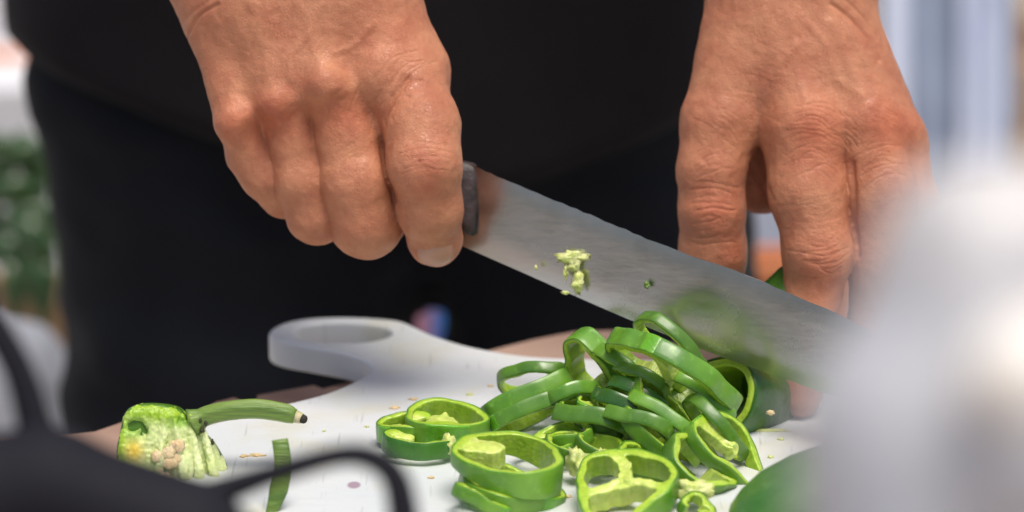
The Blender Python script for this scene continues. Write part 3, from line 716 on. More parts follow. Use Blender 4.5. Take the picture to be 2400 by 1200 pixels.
SL = [  # px, py, base, a, B, angle, tilt, up, T, options, label
 ((955, 985, 1052, 66, 58, 2, 19, 1, 50, dict(wall=16)), 'small green pepper ring lying half hidden at the left end of the slices'),
 ((1042, 968, 1050, 93, 88, -3, 20, 1, 64, dict(wall=16, wedge=-.15, reach=.7, mw=17, l2=.05)), 'thick green pepper ring lying flat near the handle end of the pile'),
 ((985, 1022, 1078, 84, 60, -6, 10, 1, 46, dict(wall=14)), 'dark green pepper ring added for the shade and reflection beneath the two leftmost rings'),  # added ring; its dark skin stands for shade and reflection on the board
 ((1258, 903, 985, 82, 92, 4, 24, -1, 30, dict(wall=14, nrib=0)), 'thin open pepper ring showing white board through it behind the left slices'),
 ((1240, 948, 1015, 122, 60, 27, 8, -1, 44, dict(wall=14, nrib=0)), 'long green pepper slice leaning on its edge, upper of two parallel strips'),
 ((1262, 975, 1035, 126, 70, 24, 12, -1, 40, dict(wall=16, nrib=1)), 'long green pepper slice leaning on its edge, lower of two parallel strips'),
 ((1375, 872, 1030, 84, 70, -52, 40, -1, 62, dict(wall=17, nrib=2, mw=8, l3=.1)), 'upright pepper ring with a narrow opening at the top left of the pile'),
 ((1565, 893, 1082, 162, 105, -31, 24, -1, 52, dict(wall=17, nrib=2, l3=.10, p3=1.2, bend=-.12, mw=9, reach=.8, rib=2.0)), 'largest wavy pepper ring draped across the top of the pile'),
 ((1562, 818, 1070, 108, 70, -42, 24, -1, 32, dict(wall=14, nrib=0)), 'thin pepper ring at the very top of the pile touching the blade'),
 ((1392, 1008, 1075, 100, 60, -17, 12, -1, 44, dict(wall=15, nrib=1, mw=8)), 'curved green slice on edge in the middle of the pile'),
 ((1412, 940, 1062, 62, 50, -8, 16, 1, 40, dict(wall=12)), 'small dark green ring tucked into the middle of the pile'),
 ((1490, 948, 1064, 80, 60, -28, 18, -1, 36, dict(wall=13, nrib=0)), 'arched dark green slice under the large wavy ring'),
 ((1468, 975, 1072, 96, 60, -26, 10, -1, 38, dict(wall=13, nrib=0)), 'arched dark green slice just above the long diagonal slices'),
 ((1592, 985, 1082, 148, 56, -47, 24, 1, 40, dict(wall=13, nrib=0)), 'long narrow pepper slice sloping down right through the middle of the pile'),
 ((1580, 1042, 1100, 146, 56, -40, 22, 1, 42, dict(wall=13, nrib=0)), 'long narrow slice sloping down right and showing its dim inner wall'),
 ((1648, 1082, 1150, 96, 80, -40, 27, 1, 56, dict(wall=20, gap=(1.2, .35), nrib=1, mw=10)), 'broken pepper ring with a gap lying at the right front of the pile'),
 ((1715, 1048, 1118, 108, 100, -49, 31, 1, 36, dict(wall=18, nrib=2, mw=9, across=True)), 'pepper ring with pale ribs sloping at the right end of the pile'),
 ((1195, 1058, 1176, 130, 128, -4, 19, 1, 62, dict(wall=18, nrib=2, mw=20, reach=.6, wedge=.42, l2=.03)), 'large thick pepper slice lying flat at the left front of the pile'),
 ((1200, 1128, 1180, 118, 100, -14, 19, 1, 58, dict(wall=17, nrib=1, mw=14)), 'pepper slice lying underneath the large thick slice in front'),
 ((1460, 1128, 1205, 124, 135, 6, 33, 1, 64, dict(wall=22, nrib=3, mw=10, across=True, rib=3.6, l3=.09)), 'front pepper ring with a pale rib splitting its opening in two'),
 ((1365, 1034, 1110, 96, 80, -8, 16, 1, 44, dict(wall=13, nrib=0)), 'pepper slice lying behind the large thick front slice'),
 ((1318, 1008, 1090, 70, 60, 12, 14, 1, 34, dict(wall=13, nrib=1, mw=7)), 'small pepper ring wedged behind the curved slice in the middle of the pile'),
 ((1500, 1012, 1096, 88, 62, -24, 14, -1, 36, dict(wall=13, nrib=0)), 'short arched slice under the two dark arched slices'),
 ((1632, 942, 1074, 92, 60, -38, 14, -1, 30, dict(wall=12, nrib=0)), 'thin slice lying under the lower end of the large wavy ring'),
 ((1438, 880, 1050, 72, 60, -48, 18, -1, 38, dict(wall=13, nrib=0)), 'slice standing behind the upright ring at the top left of the pile'),
 ((1530, 1085, 1128, 92, 64, -34, 14, 1, 38, dict(wall=13, nrib=1, mw=7)), 'slice lying low between the front ring and the broken ring'),
 ((1135, 1152, 1205, 70, 56, -22, 12, 1, 34, dict(wall=14)), 'dark curved end of a slice at the bottom left of the front pair'),
 ((1340, 940, 1046, 66, 58, 14, 12, -1, 34, dict(wall=12, nrib=0)), 'short slice filling the middle of the heap beside the parallel strips'),
 ((1436, 1042, 1106, 86, 66, -14, 13, 1, 34, dict(wall=13, nrib=1, mw=7)), 'low slice lying flat just behind the front ring with the pale rib'),
 ((1556, 1002, 1092, 104, 56, -36, 16, -1, 34, dict(wall=12, nrib=0)), 'dim slice sandwiched between the two long sloping slices'),
 ((1668, 1012, 1098, 92, 60, -46, 18, -1, 32, dict(wall=12, nrib=0)), 'slice leaning behind the ring with pale ribs at the right of the heap'),
 ((1396, 972, 1064, 78, 58, -22, 12, 1, 32, dict(wall=12, nrib=0)), 'thin slice lying on top of the curved slice in the middle of the heap'),
 ((1285, 1030, 1098, 74, 60, 6, 12, 1, 32, dict(wall=12, nrib=0)), 'low slice touching the back edge of the large thick front slice'),
 ((1500, 905, 1066, 70, 54, -34, 18, -1, 30, dict(wall=12, nrib=0)), 'short slice seen through the opening of the large wavy ring'),
 ((1640, 1180, 1218, 46, 40, -25, 28, 1, 30, dict(wall=17, nrib=1, mw=6, gap=(4.4, .3))), 'small pale broken piece of pepper at the bottom right of the pile'),
]
for i, (sp_, lab) in enumerate(SL):
    d = dplane(sp_[2]); loc = unproj(sp_[0], sp_[1], d); loc[2] = max(.0, loc[2] - .02)
    e = empty('pepper_slice', loc, lab, 'pepper slice', 'cut slices of green pepper in a pile')
    ring(sp_, e, dark=i in (2, 10, 11, 12))

def lump(name, px, py, d, r, mt, parent=None, seed=1, rough=.25):
    V, F = [], []; nu, nv = 20, 12; rr = np.random.default_rng(seed); s = U0 * d / 1.2; c = unproj(px, py, d)
    for j in range(nv + 1):
        for i in range(nu):
            th = 2 * math.pi * i / nu; ph = math.pi * j / nv
            q = np.array([math.cos(th) * math.sin(ph), math.sin(th) * math.sin(ph), math.cos(ph)])
            k = 1 + rough * noise.noise(Vector(q * 2.2) + Vector((seed * 3.1, 0, 0)))
            p = q * np.array(r) * k; V.append(c + s * (p[0] * RX + p[1] * UY - p[2] * FZ))
    for j in range(nv):
        for i in range(nu): F.append((j * nu + i, j * nu + (i + 1) % nu, (j + 1) * nu + (i + 1) % nu, (j + 1) * nu + i))
    return mesh(name, V, F, mt, parent)
# pale chunks in the pile
for i, (px, py, base, r, lab) in enumerate([(1352, 1082, 1140, (24, 32, 26), 'pale block of pepper flesh between the front ring and thick slice, left one'),
        (1408, 1082, 1138, (28, 24, 26), 'pale block of pepper flesh between the front ring and thick slice, right one'),
        (1052, 1045, 1085, (17, 26, 20), 'torn pale crumb of flesh left of the large thick slice'),
        (1625, 1150, 1195, (42, 24, 20), 'pale scrap of flesh behind the small broken piece in front')]):
    tag(lump('pepper_scrap', px, py, dplane(base), r, M['rib'], None, i + 3, .7), lab, 'pepper scrap', 'pale scraps of pepper flesh')

# ------------------------------------------------------------------ opened pepper being cut, and the whole one in front
def lathe_pepper(name, L, axis0, axis1, prof, mt, parent, lob=.05, seed=1, cols=72, close=True):
    a0 = np.array(axis0, float); a1 = np.array(axis1, float); ax = a1 - a0; ln = np.linalg.norm(ax); ax /= ln
    u = np.cross(ax, [0, 0, 1]); u /= np.linalg.norm(u); v = np.cross(ax, u); V = []; F = []
    for t_, r_, sq in prof:
        for k in range(cols):
            th = 2 * math.pi * k / cols
            w_ = 1 + lob * math.cos(3 * th + seed) + lob * .5 * math.cos(2 * th + seed * 2) + .006 * math.sin(9 * th) + .012 * math.sin(t_ * 17 + 2 * th)
            V.append(a0 + ax * ln * t_ + r_ * w_ * (math.cos(th) * u + sq * math.sin(th) * v))
    n = len(prof)
    for i in range(n - 1):
        for k in range(cols): F.append((i * cols + k, i * cols + (k + 1) % cols, (i + 1) * cols + (k + 1) % cols, (i + 1) * cols + k))
    return mesh(name, L.w(V), F, mt, parent)
d22 = dplane(1022) + .005
L22 = Local(1700, 920, d22)
op = empty('green_pepper', unproj(1780, 1000, d22), 'half cut green pepper with dark open end held under the blade', 'pepper')
A0, A1 = (1694, 920, 22), (1900, 968, -280)
lathe_pepper('skin', L22, A0, A1, [(.0, 86, 1), (.004, 90, 1), (.02, 92, 1), (.1, 95, 1), (.3, 97, 1), (.55, 92, 1), (.75, 78, 1), (.9, 52, 1), (.98, 22, 1), (1.0, 0.1, 1)], M['pskin_dark'], op, .05, 2)
lathe_pepper('flesh', L22, A0, A1, [(.03, 85, 1), (.006, 85, 1), (-.004, 82, 1), (-.006, 74, 1), (.0, 68, 1), (.02, 66, 1), (.1, 68, 1), (.3, 70, 1), (.6, 62, 1), (.8, 30, 1), (.82, .1, 1)], M['flesh_plain'], op, .05, 2)
Lh = Local(1860, 800, 1.238)
hp_ = empty('green_pepper', unproj(1870, 960, 1.24), 'whole dark green pepper mostly hidden behind the blade, its top showing left of the finger', 'pepper')
lathe_pepper('skin', Lh, (1800, 965, 0), (1900, 600, -60), [(0, .1, 1), (.02, 40, 1), (.08, 72, 1), (.2, 98, 1), (.4, 112, 1), (.6, 108, 1), (.76, 90, 1), (.88, 62, 1), (.96, 30, 1), (1, .1, 1)], M['pskin_dark'], hp_, .05, 4)
L23 = Local(1980, 1200, 1.132)
wp = empty('green_pepper', on_plane(1980, 1290), 'whole glossy green pepper lying in front at the right edge of the board', 'pepper')
lathe_pepper('skin', L23, (1700, 1262, 60), (2440, 1130, -60), [(0, .1, 1), (.004, 18, 1), (.015, 46, 1), (.04, 84, 1), (.08, 112, 1), (.15, 146, 1), (.25, 172, 1), (.38, 184, 1), (.55, 180, 1), (.75, 150, 1), (.9, 100, 1), (.98, 40, 1), (1, .1, 1)], M['pskin_wax'], wp, .035, 3, 96)

# ------------------------------------------------------------------ pepper top with stem
ds = dplane(1112)
LS = Local(400, 1020, ds)
stub = empty('pepper_stub', unproj(400, 1110, ds), 'cut off pepper end with seeds and a long curved stem, left of the board', 'pepper end')
SP = smooth_pts([(284, 1012), (292, 975), (312, 953), (350, 948), (395, 952), (422, 962), (448, 992), (476, 1018), (500, 1044), (524, 1088), (528, 1120), (470, 1150), (360, 1150), (290, 1110), (276, 1060), (284, 1012)], 4)
SPa = np.array([p[:2] for p in SP])
def pd2(P):
    d = np.full(len(P), 1e9); ins = np.zeros(len(P), bool); x, y = P[:, 0], P[:, 1]
    for a, b in zip(SPa[:-1], SPa[1:]):
        ab = b - a
        if ab @ ab < 1e-9: continue
        t = np.clip(((P[:, :2] - a) @ ab) / (ab @ ab), 0, 1); d = np.minimum(d, np.linalg.norm(P[:, :2] - a - t[:, None] * ab, axis=1))
        c_ = ((a[1] > y) != (b[1] > y)); xi = a[0] + (y - a[1]) / (b[1] - a[1] + 1e-12) * (b[0] - a[0]); ins ^= c_ & (x < xi)
    return np.where(ins, -d, d)
def stub_f(P):
    e2 = pd2(P)
    face = 26 - .30 * (P[:, 0] - 390) * (P[:, 0] > 450) * .9 + .10 * (390 - P[:, 0])
    d = smax(e2 + 1.5 - 3 * (P[:, 0] > 440) + 2.5 * vnoise(P, 1 / 13.), np.maximum(P[:, 2] - face, -70 - P[:, 2]), 20)
    nz = 5 * vnoise(P, 1 / 14.)
    for c, r in (((322, 996, 46), (26, 20, 34)), ((338, 1012, 44), (18, 20, 28)), ((430, 988, 40), (32, 10, 26)), ((392, 1088, 50), (32, 42, 32))):
        d = smax(d, -elli(P, c, r) - nz, 8)
    for x0, x1, z in ((362, 344, 30), (392, 372, 36), (410, 436, 34), (448, 470, 22), (468, 505, 10)):
        d = smin(d, cone(P, (x0, 975, z - 8), 6, (x1, 1120, z - 4), 11), 12)
    return d
V, Q, g = sdf_mesh(stub_f, (250, 920, -120), (570, 1170, 70), 4.0, 1)
V = V + g * (2.6 * vnoise(V * np.array([1, .4, 1]), 1 / 10.) + 2.0 * vnoise(V, 1 / 6.))[:, None]
up_ = np.clip((1010 - V[:, 1] + 14 * vnoise(V, 1 / 20.)) / 34, 0, 1)
edge = np.clip((330 - V[:, 0]) / 40, 0, 1)
q = np.maximum(up_, edge)[:, None]
ye = (gauss(V, (318, 1055), (20, 26)))[:, None]
c = (np.array([1.0, 1.08, .95]) * (1 - q) + np.array([.50, .74, .1]) * q) * (1 - ye) + np.array([1.3, .9, .2]) * ye
cav = (gauss(V, (322, 1000), (30, 28)) + gauss(V, (432, 988), (34, 14)))[:, None].clip(0, 1); c = c * (1 - cav * .8) + np.array([.26, .55, .05]) * cav * .8
M['stub'] = mat('pepper_core', (.62, .66, .30), .38, var=(.76, .78, .46), vscale=120, tone=True, bump=.6, bscale=500, sss=.4, sssr=(.8, 1, .4), sscale=.003, stretch=(1.6, 1, .5))
mesh('core', LS.w(V), Q[:, ::-1], M['stub'], stub, col=c)
def shell_f(P): return smax(smax(pd2(P) - 1.5, np.maximum(P[:, 2] - (26 - .27 * (P[:, 0] - 390) * (P[:, 0] > 450) + .10 * (390 - P[:, 0])) + 12, -76 - P[:, 2]), 14), -999 - P[:, 2], 3)
V, Q, g = sdf_mesh(shell_f, (250, 920, -120), (570, 1170, 70), 6.0, 1)
mesh('skin', LS.w(V), Q[:, ::-1], M['pskin'], stub)
for i in range(18):
    x = 392 + rng.uniform(-30, 30); y = 1080 + rng.uniform(-38, 44)
    lump('seed', x, y, ds - .0046 - rng.uniform(0, .0010), (rng.uniform(8, 14), rng.uniform(9, 16), 3.5), M['seed'], stub, i + 20, .5)
sp_pts = smooth_pts([(452, 990, -6), (490, 972, 0), (540, 962, 4), (600, 958, 4), (660, 966, 4), (692, 976, 6)], 5)
V, F = tube(sp_pts, list(np.interp(np.linspace(0, 1, len(sp_pts)), [0, .12, .3, .6, .9, 1], [34, 22, 22, 23, 22, 17])), 32)
V = np.array(V)
for i in range(len(V)):
    k = i % 32; j = i // 32; cc = np.array(sp_pts[j]); V[i] = cc + (V[i] - cc) * (1 + .07 * math.cos(k * 2 * math.pi / 32 * 6 + j * .05) + rng.normal(0, .006))
stm = mesh('stem', LS.w(V), F, M['stem'], stub)
V, F = tube([(690, 975, 6), (706, 980, 8), (716, 984, 9)], [16, 13, 9], 20); mesh('stem_tip', LS.w(V), F, M['stemtip'], stm)
V, F = tube([(708, 980, 16), (716, 983, 18), (719, 984, 19)], [11, 10, 7], 20); mesh('stem_hole', LS.w(V), F, M['darkcore'], stm)
M['scar'] = mat('brown_scar', (.07, .075, .02), .7, var=(.03, .03, .012), vscale=300)
for p, r_ in (((474, 1006, 16), 6), ((482, 992, 18), 4), ((498, 1036, -2), 4), ((470, 985, 18), 4)):
    q = LS.w([p])[0]
    lump('scar', p[0], p[1], ds - p[2] * LS.s, (r_, r_ * 1.5, 3), M['scar'], stub, int(p[0]), .8)

# strip of leaf standing in front
dl = dplane(1200)
LL = Local(655, 1120, dl)
pl = smooth_pts([(656, 1030, 0), (662, 1070, 6), (662, 1110, 4), (650, 1160, 0), (632, 1215, 0)], 5)
V, F = tube(pl, list(np.interp(np.linspace(0, 1, len(pl)), [0, .3, .7, 1], [19, 20, 22, 12])), 14, .3)
tag(mesh('stem_scrap', LL.w(V), F, M['stem']), 'dark green strip of stem standing out behind the black bar at the lower left', 'stem scrap')

# seeds and crumbs lying about
crumbs = [(1806, 967, 1012, 9, 6, 'seed', 'single pale seed stuck on the side of the half cut pepper'),
          (925, 957, 0, 13, 5, 'seed', 'pale seed on the board left of the thick flat ring'), (968, 936, 0, 11, 4, 'seed', 'pale seed crumb on the board behind the thick flat ring'),
          (1176, 872, 0, 6, 6, 'seed', 'tiny seed on the board beside the thin open ring'), (600, 1068, 0, 18, 6, 'seed', 'blurred seed on the board right of the pepper top'),
          (572, 1070, 0, 10, 5, 'seed', 'smaller blurred seed next to the pepper top'), (1790, 1010, 0, 60, 5, 'rib', 'thin yellow green film of pepper juice and flesh under the cut pepper'),
          (1700, 1095, 0, 12, 6, 'seed', 'pale seed between the slices and the whole pepper'), (1280, 1190, 0, 18, 4, 'seed', 'seed on the board at the bottom edge in front'),
          (1806, 1072, 0, 7, 5, 'rib', 'small yellow crumb next to the whole pepper')]
crumbs += [(1010, 1120, 0, 9, 4, 'seed', 'small seed lying on the board left of the front pair of slices'), (1100, 925, 0, 9, 4, 'rib', 'pale crumb behind the thick flat ring'),
           (760, 1010, 0, 4, 3, 'rib', 'tiny crumb on the bare board right of the stem tip'), (860, 1000, 0, 6, 3, 'rib', 'small crumb on the bare board left of the first slices'),
           (1330, 1165, 0, 10, 5, 'seed', 'seed between the front pair and the front ring'), (1150, 905, 0, 7, 4, 'seed', 'seed in front of the thin open ring'),
           (1745, 1012, 0, 10, 5, 'seed', 'seed under the mouth of the cut pepper'), (1830, 1030, 0, 8, 4, 'rib', 'pale crumb in the green film under the cut pepper')]
for i, (x, y, b_, rx, ry, mt, lab) in enumerate(crumbs):
    d = dplane(b_) - .0145 if b_ else dplane(y)
    nm = 'seed' if mt == 'seed' else 'crumb'
    tag(lump(nm, x, y, d, (rx, ry, 8 if not b_ else 4), M[mt], None, i + 50, .6), lab, nm, 'seeds and crumbs scattered on the board')
# bits stuck on the blade
def stuck(px, py, rx, ry, seed, lab, mt='rib', rough=.9):
    tag(lump('pepper_crumb', px, py, bd(px) - .0012, (rx, ry, 6), M[mt], None, seed, rough), lab, 'crumb', 'pepper bits stuck to the blade')
stuck(1342, 603, 34, 15, 71, 'wide yellow green crumb stuck to the middle of the knife blade, top one')
stuck(1345, 620, 14, 18, 75, 'pale lump of flesh directly below the wide crumb on the blade')
stuck(1326, 635, 6, 20, 72, 'thin pale sliver of flesh hanging down the blade on the left')
stuck(1354, 662, 13, 22, 73, 'drooping yellow crumb near the cutting edge of the blade')
stuck(1516, 668, 6, 8, 74, 'tiny dark green fleck on the blade right of the yellow crumbs', 'stem')
stuck(1325, 686, 9, 4, 77, 'tiny crumb hanging on the cutting edge of the blade')
stuck(1256, 627, 3, 6, 78, 'tiny green fleck on the blade left of the yellow crumbs')

# ------------------------------------------------------------------ blurred foreground
LF = Local(500, 1150, .84)
iron = empty('stove', LF.w([(300, 1900, 0)])[0] * np.array([1, 1, 0]) + np.array([0, 0, TZ]), 'out of focus black stove with curved bars in the lower left foreground', 'stove')
def bar(pts, r_, seg=18):
    p = smooth_pts(pts, 6); V, F = tube(p, list(np.interp(np.linspace(0, 1, len(p)), np.linspace(0, 1, len(r_)), r_)), seg); mesh('bar', LF.w(V), F, M['iron'], iron)
bar([(380, 1190, 0), (520, 1150, 0), (640, 1110, 0), (780, 1070, 0), (860, 1070, 0), (920, 1110, 0), (945, 1200, 0), (960, 1400, 0)], [42, 36, 29, 27, 30, 33, 37, 40])
bar([(-60, 700, -60), (0, 800, -60), (40, 880, -60), (70, 980, -60), (90, 1100, -60), (110, 1300, -40)], [34, 36, 38, 42, 64, 84])
def iron_f(P):
    d = cone(P, (-140, 1180, 0), 170, (110, 1150, 0), 140); d = smin(d, cone(P, (110, 1150, 0), 140, (430, 1250, 10), 138), 60)
    d = smin(d, cone(P, (460, 1290, 0), 120, (660, 1400, 10), 150), 60)
    d = smin(d, elli(P, (200, 1700, 0), (620, 460, 300)), 80)
    return d
V, Q, g = sdf_mesh(iron_f, (-460, 900, -330), (880, 2210, 330), 22.0, 1)
mesh('casing', LF.w(V), Q[:, ::-1], M['iron'], iron)

LG = Local(2320, 810, .50)
def bag_f(P):
    d = elli(P, (2370, 1110, 0), (500, 560, 360))
    d = smin(d, cone(P, (2270, 600, 20), 215, (2620, 600, 0), 260), 120)
    d = smin(d, cone(P, (2110, 1000, 60), 190, (2150, 1300, 40), 240), 80)
    d = smin(d, elli(P, (2450, 1040, 330), (250, 235, 240)), 60)
    d = smin(d, elli(P, (2700, 3300, 0), (1000, 2300, 800)), 300)
    return d
V, Q, g = sdf_mesh(bag_f, (1500, 100, -860), (3800, 5700, 860), 70.0, 1)
V = V + g * (16 * vnoise(V * np.array([1, .6, 1]), 1 / 190.) + 7 * vnoise(V * np.array([1, .7, 1]), 1 / 70.))[:, None]
V = V.copy(); W = LG.w(V); W[:, 2] = np.maximum(W[:, 2], TZ + .001)
bag_o = tag(mesh('plastic_bag', W, Q[:, ::-1], M['bag']), 'large out of focus white plastic bag filling the lower right foreground', 'plastic bag')

M['glow'] = mat('warm_glow_white', (.86, .80, .72), .35, var=(.88, .84, .78), vscale=20)  # added lobe; its warm white paints a bright glow onto the bag
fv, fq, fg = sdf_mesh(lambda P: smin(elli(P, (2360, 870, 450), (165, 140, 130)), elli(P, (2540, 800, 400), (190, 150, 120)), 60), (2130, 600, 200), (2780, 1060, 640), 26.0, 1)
mesh('glow_lobe', LG.w(fv), fq[:, ::-1], M['glow'], bag_o)
# ------------------------------------------------------------------ background, far out of focus
def bgl(x, y, d): return Local(x, y, d)
exec_bg = True
M['denim'] = mat('pale_denim', (.30, .36, .50), .85, var=(.42, .47, .58), vscale=6)
M['white'] = mat('white_cloth', (.75, .75, .76), .7, var=(.65, .66, .7), vscale=8)
M['green'] = mat('green_leaf_veg', (.02, .06, .018), .26, var=(.10, .18, .06), vscale=14, coat=.3)
M['terracotta'] = mat('orange_clay', (.55, .17, .06), .6, var=(.6, .22, .09), vscale=8)
M['wood'] = mat('warm_wood', (.42, .25, .12), .7, var=(.5, .33, .18), vscale=8)
dB_ = 2.6; Lp = Local(2200, 200, dB_)
M['denim_shaded'] = mat('shaded_denim', (.22, .27, .38), .85, var=(.30, .35, .46), vscale=6)  # darker copy of the denim, the leg's shade put into its colour
M['pale'] = mat('pale_blue_cloth', (.58, .64, .80), .8, var=(.68, .72, .82), vscale=7)
M['cream'] = mat('cream_card', (.72, .58, .40), .8, var=(.78, .66, .5), vscale=5)
pb = empty('person', [unproj(2200, 200, dB_)[0], unproj(2200, 200, dB_)[1] + .1, GZ], 'out of focus bystander in blue jeans and a pale apron at the upper right', 'person')
def leg_f(P):
    d = smin(cone(P, (2150, -700, 0), 110, (2165, 900, 0), 90), cone(P, (2290, -700, 0), 100, (2290, 1500, 0), 80), 20)
    d = smin(d, cone(P, (2165, 900, 0), 90, (2165, 1700, 0), 80), 20)
    return smin(d, elli(P, (2210, -800, 0), (180, 260, 130)), 60)
V, Q, g = sdf_mesh(leg_f, (1980, -1120, -220), (2460, 1850, 260), 24.0, 1)
V = V + g * (8 * vnoise(V * np.array([1, .5, 1]), 1 / 60.))[:, None]
mesh('trousers', Lp.w(V), Q[:, ::-1], M['denim_shaded'], pb)
def sheet(name, L, x0, x1, y0, y1, z, amp, wav, mt, parent, hem=0, n=40):
    V = []; F = []
    for s_ in (0, 1):
        for j in range(n):
            for i in range(n):
                u, v = i / (n - 1), j / (n - 1)
                V.append((x0 + (x1 - x0) * u + hem * v, y0 + (y1 - y0) * v + 10 * math.sin(u * 9), z + amp * math.sin(u * wav + 1.5 * v) - 14 * s_ - 60 * (u - .5) ** 2))
    o = n * n
    for j in range(n - 1):
        for i in range(n - 1):
            a = j * n + i; F.append((a, a + 1, a + n + 1, a + n)); F.append((o + a, o + a + n, o + a + n + 1, o + a + 1))
    for i in range(n - 1):
        for a, b_ in ((i, i + 1), ((n - 1) * n + i + 1, (n - 1) * n + i), ((i + 1) * n, i * n), (i * n + n - 1, (i + 1) * n + n - 1)): F.append((b_, a, o + a, o + b_))
    return mesh(name, L.w(V), F, mt, parent)
sheet('apron', Lp, 2232, 2345, -700, 470, 120, 22, 15, M['pale'], pb, 0)
sheet('lit_leg_edge', Lp, 2050, 2108, -700, 520, 120, 12, 6, M['pale'], pb, 14)  # added pale strip, paints the lit edge of the left leg
def box(name, px0, px1, py, d, hgt, dep, mt, label, cat, bottom=GZ, tilt=0):
    """open-topped crate or box with walls of its own standing at its place"""
    a = unproj(px0, py, d); b = unproj(px1, py, d); zt = a[2]; wd = b[0] - a[0]; t_ = .012
    e = empty(name, ((a[0] + b[0]) / 2, a[1] + dep / 2, bottom), label, cat)
    def bx(nm, x0, x1, y0, y1, z0, z1):
        V = [(x, y, z) for z in (z0, z1) for x, y in ((x0, y0), (x1, y0), (x1, y1), (x0, y1))]
        o = mesh(nm, V, [(3, 2, 1, 0), (4, 5, 6, 7)] + [(i, (i + 1) % 4, 4 + (i + 1) % 4, 4 + i) for i in range(4)], mt, e, smooth=False)
        bv = o.modifiers.new('b', 'BEVEL'); bv.width = .003; bv.segments = 2
    x0, x1, y0, y1 = a[0], b[0], a[1], a[1] + dep
    bx('front_wall', x0, x1, y0, y0 + t_, bottom, zt); bx('back_wall', x0, x1, y1 - t_, y1, bottom, zt)
    bx('side_wall', x0, x0 + t_, y0 + t_ + .001, y1 - t_ - .001, bottom, zt - .002); bx('side_wall', x1 - t_, x1, y0 + t_ + .001, y1 - t_ - .001, bottom, zt - .002)
    bx('base', x0 + t_ + .001, x1 - t_ - .001, y0 + t_ + .001, y1 - t_ - .001, max(bottom + .01, zt - .05), max(bottom + .02, zt - .04))
    return e, zt
box('plastic_bin', 1700, 2010, 622, 2.05, .5, .04, M['terracotta'], 'out of focus orange bin seen between the thumb and finger', 'bin')
box('white_box', 1690, 2030, 420, 2.75, .5, .25, M['pale'], 'out of focus pale blue white box behind the orange bin', 'box')
box('wooden_crate', 2352, 2560, 150, 3.4, .5, .2, M['wood'], 'out of focus brown wooden crate at the right edge', 'crate')
box('cream_carton', 2350, 2600, -60, 4.2, .5, .3, M['cream'], 'out of focus cream carton in the top right corner', 'carton')
box('pink_cloth_bag', 955, 1016, 640, 2.6, .6, .05, mat('pink_cloth', (.62, .30, .38), .8, var=(.55, .26, .34)), 'pink bag glimpsed between the legs behind the board handle', 'bag')
box('blue_plastic_bag', 1018, 1075, 690, 2.58, .6, .05, mat('blue_plastic', (.01, .16, .55), .5, var=(.02, .2, .6)), 'bright blue bag glimpsed between the legs behind the board handle', 'bag')
# left: crate of greens, sack, bowl
box('wooden_crate', -330, 176, 700, 2.02, .5, .05, M['wood'], 'out of focus wooden crate under the leafy greens at the left edge', 'crate')
LV = Local(60, 500, 2.0)
VL = ['blurred green pod at the very top of the vegetable heap', 'blurred green pod second from the top of the heap, touching the trousers', 'blurred thick green pod lying across the upper heap',
 'blurred green pod lying nearly level across the middle of the heap', 'blurred pale green pod sloping down along the edge of the trousers', 'blurred green pod sloping down at the left edge, mid heap',
 'blurred green pod hanging lowest on the right side of the heap', 'blurred green pod hanging lowest, left of its twin', 'blurred narrow green pod hanging beside the trousers edge',
 'blurred green pod hanging at the far left edge low down', 'blurred green pod at the far left edge behind the upper heap', 'blurred slim green pod behind the top of the heap', 'blurred broad green pod at the back of the heap, furthest left', 'blurred broad green pod at the back of the heap, low in its middle', 'blurred broad green pod at the back of the heap beside the trousers']
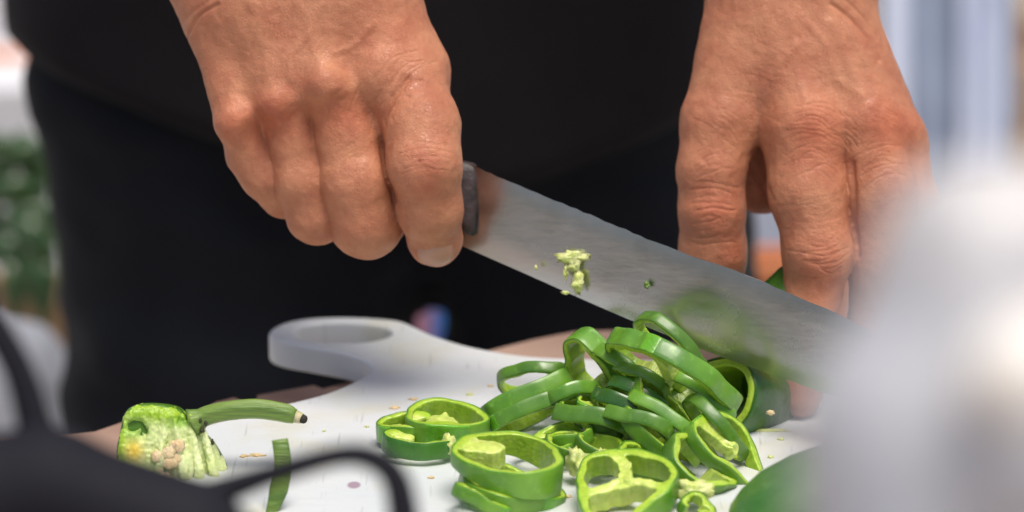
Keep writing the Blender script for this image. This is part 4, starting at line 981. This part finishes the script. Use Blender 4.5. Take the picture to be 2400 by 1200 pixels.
for i, (x0, y0, x1, y1, r_, z) in enumerate([(-60, 330, 80, 400, 34, 20), (-20, 420, 110, 340, 26, 20), (-60, 470, 120, 450, 36, 30), (0, 520, 140, 520, 32, 35), (30, 500, 140, 660, 40, 50),
        (-40, 560, 90, 660, 42, 30), (60, 560, 110, 780, 24, 55), (20, 600, 45, 770, 24, 55), (110, 600, 125, 740, 18, 60), (-60, 610, -20, 760, 28, 50), (-80, 380, 60, 500, 44, -30), (40, 310, 100, 480, 40, -20), (-90, 440, -10, 620, 46, -40), (0, 540, 60, 700, 44, -30), (60, 460, 120, 600, 40, -30)]):
    p = smooth_pts([(x0, y0, z), ((x0 + x1) / 2 + 8, (y0 + y1) / 2 - 14, z + 18), (x1, y1, z)], 6)
    V, F = tube(p, [max(.15, math.sin(math.pi * min(.97, .08 + .9 * k / (len(p) - 1)))) * r_ for k in range(len(p))], 14, .6)
    tag(mesh('green_pod', LV.w(V), F, M['green']), VL[i], 'vegetable', 'green vegetables heaped at the left edge')
def sack_f(P): return smin(elli(P, (70, 960, 0), (110, 210, 90)), elli(P, (-60, 900, -20), (150, 180, 90)), 40)
V, Q, g = sdf_mesh(sack_f, (-240, 690, -150), (230, 1200, 130), 14.0, 1)
V = V + g * (7 * vnoise(V * np.array([1, .5, 1]), 1 / 40.))[:, None]
LSk = Local(60, 900, 1.9)
tag(mesh('white_sack', LSk.w(V), Q[:, ::-1], M['white']), 'out of focus white sack low at the left edge below the greens', 'sack')
e_, zt = box('white_box', -260, 84, 205, 2.5, .5, .3, M['white'], 'out of focus bright white box behind the greens at the left edge', 'box')
Lb = Local(20, 160, 2.75)
V, F = tube([(10, 215, 0), (10, 190, 0), (10, 150, 0), (10, 118, 0)], [50, 62, 66, 60], 30)
tag(mesh('clay_pot', Lb.w(V), F, M['terracotta']), 'out of focus orange clay pot behind the white box', 'pot')
Lc = Local(40, 60, 3.0)
def cl_f(P): return smin(elli(P, (46, 40, 0), (40, 105, 40)), elli(P, (-20, -60, 0), (60, 110, 40)), 40)
V, Q, g = sdf_mesh(cl_f, (-120, -220, -80), (130, 190, 80), 10.0, 1)
tag(mesh('cloth_bundle', Lc.w(V), Q[:, ::-1], M['white']), 'out of focus whitish cloth bundle in the top left corner', 'cloth')
print('verts', sum(len(m.vertices) for m in bpy.data.meshes))
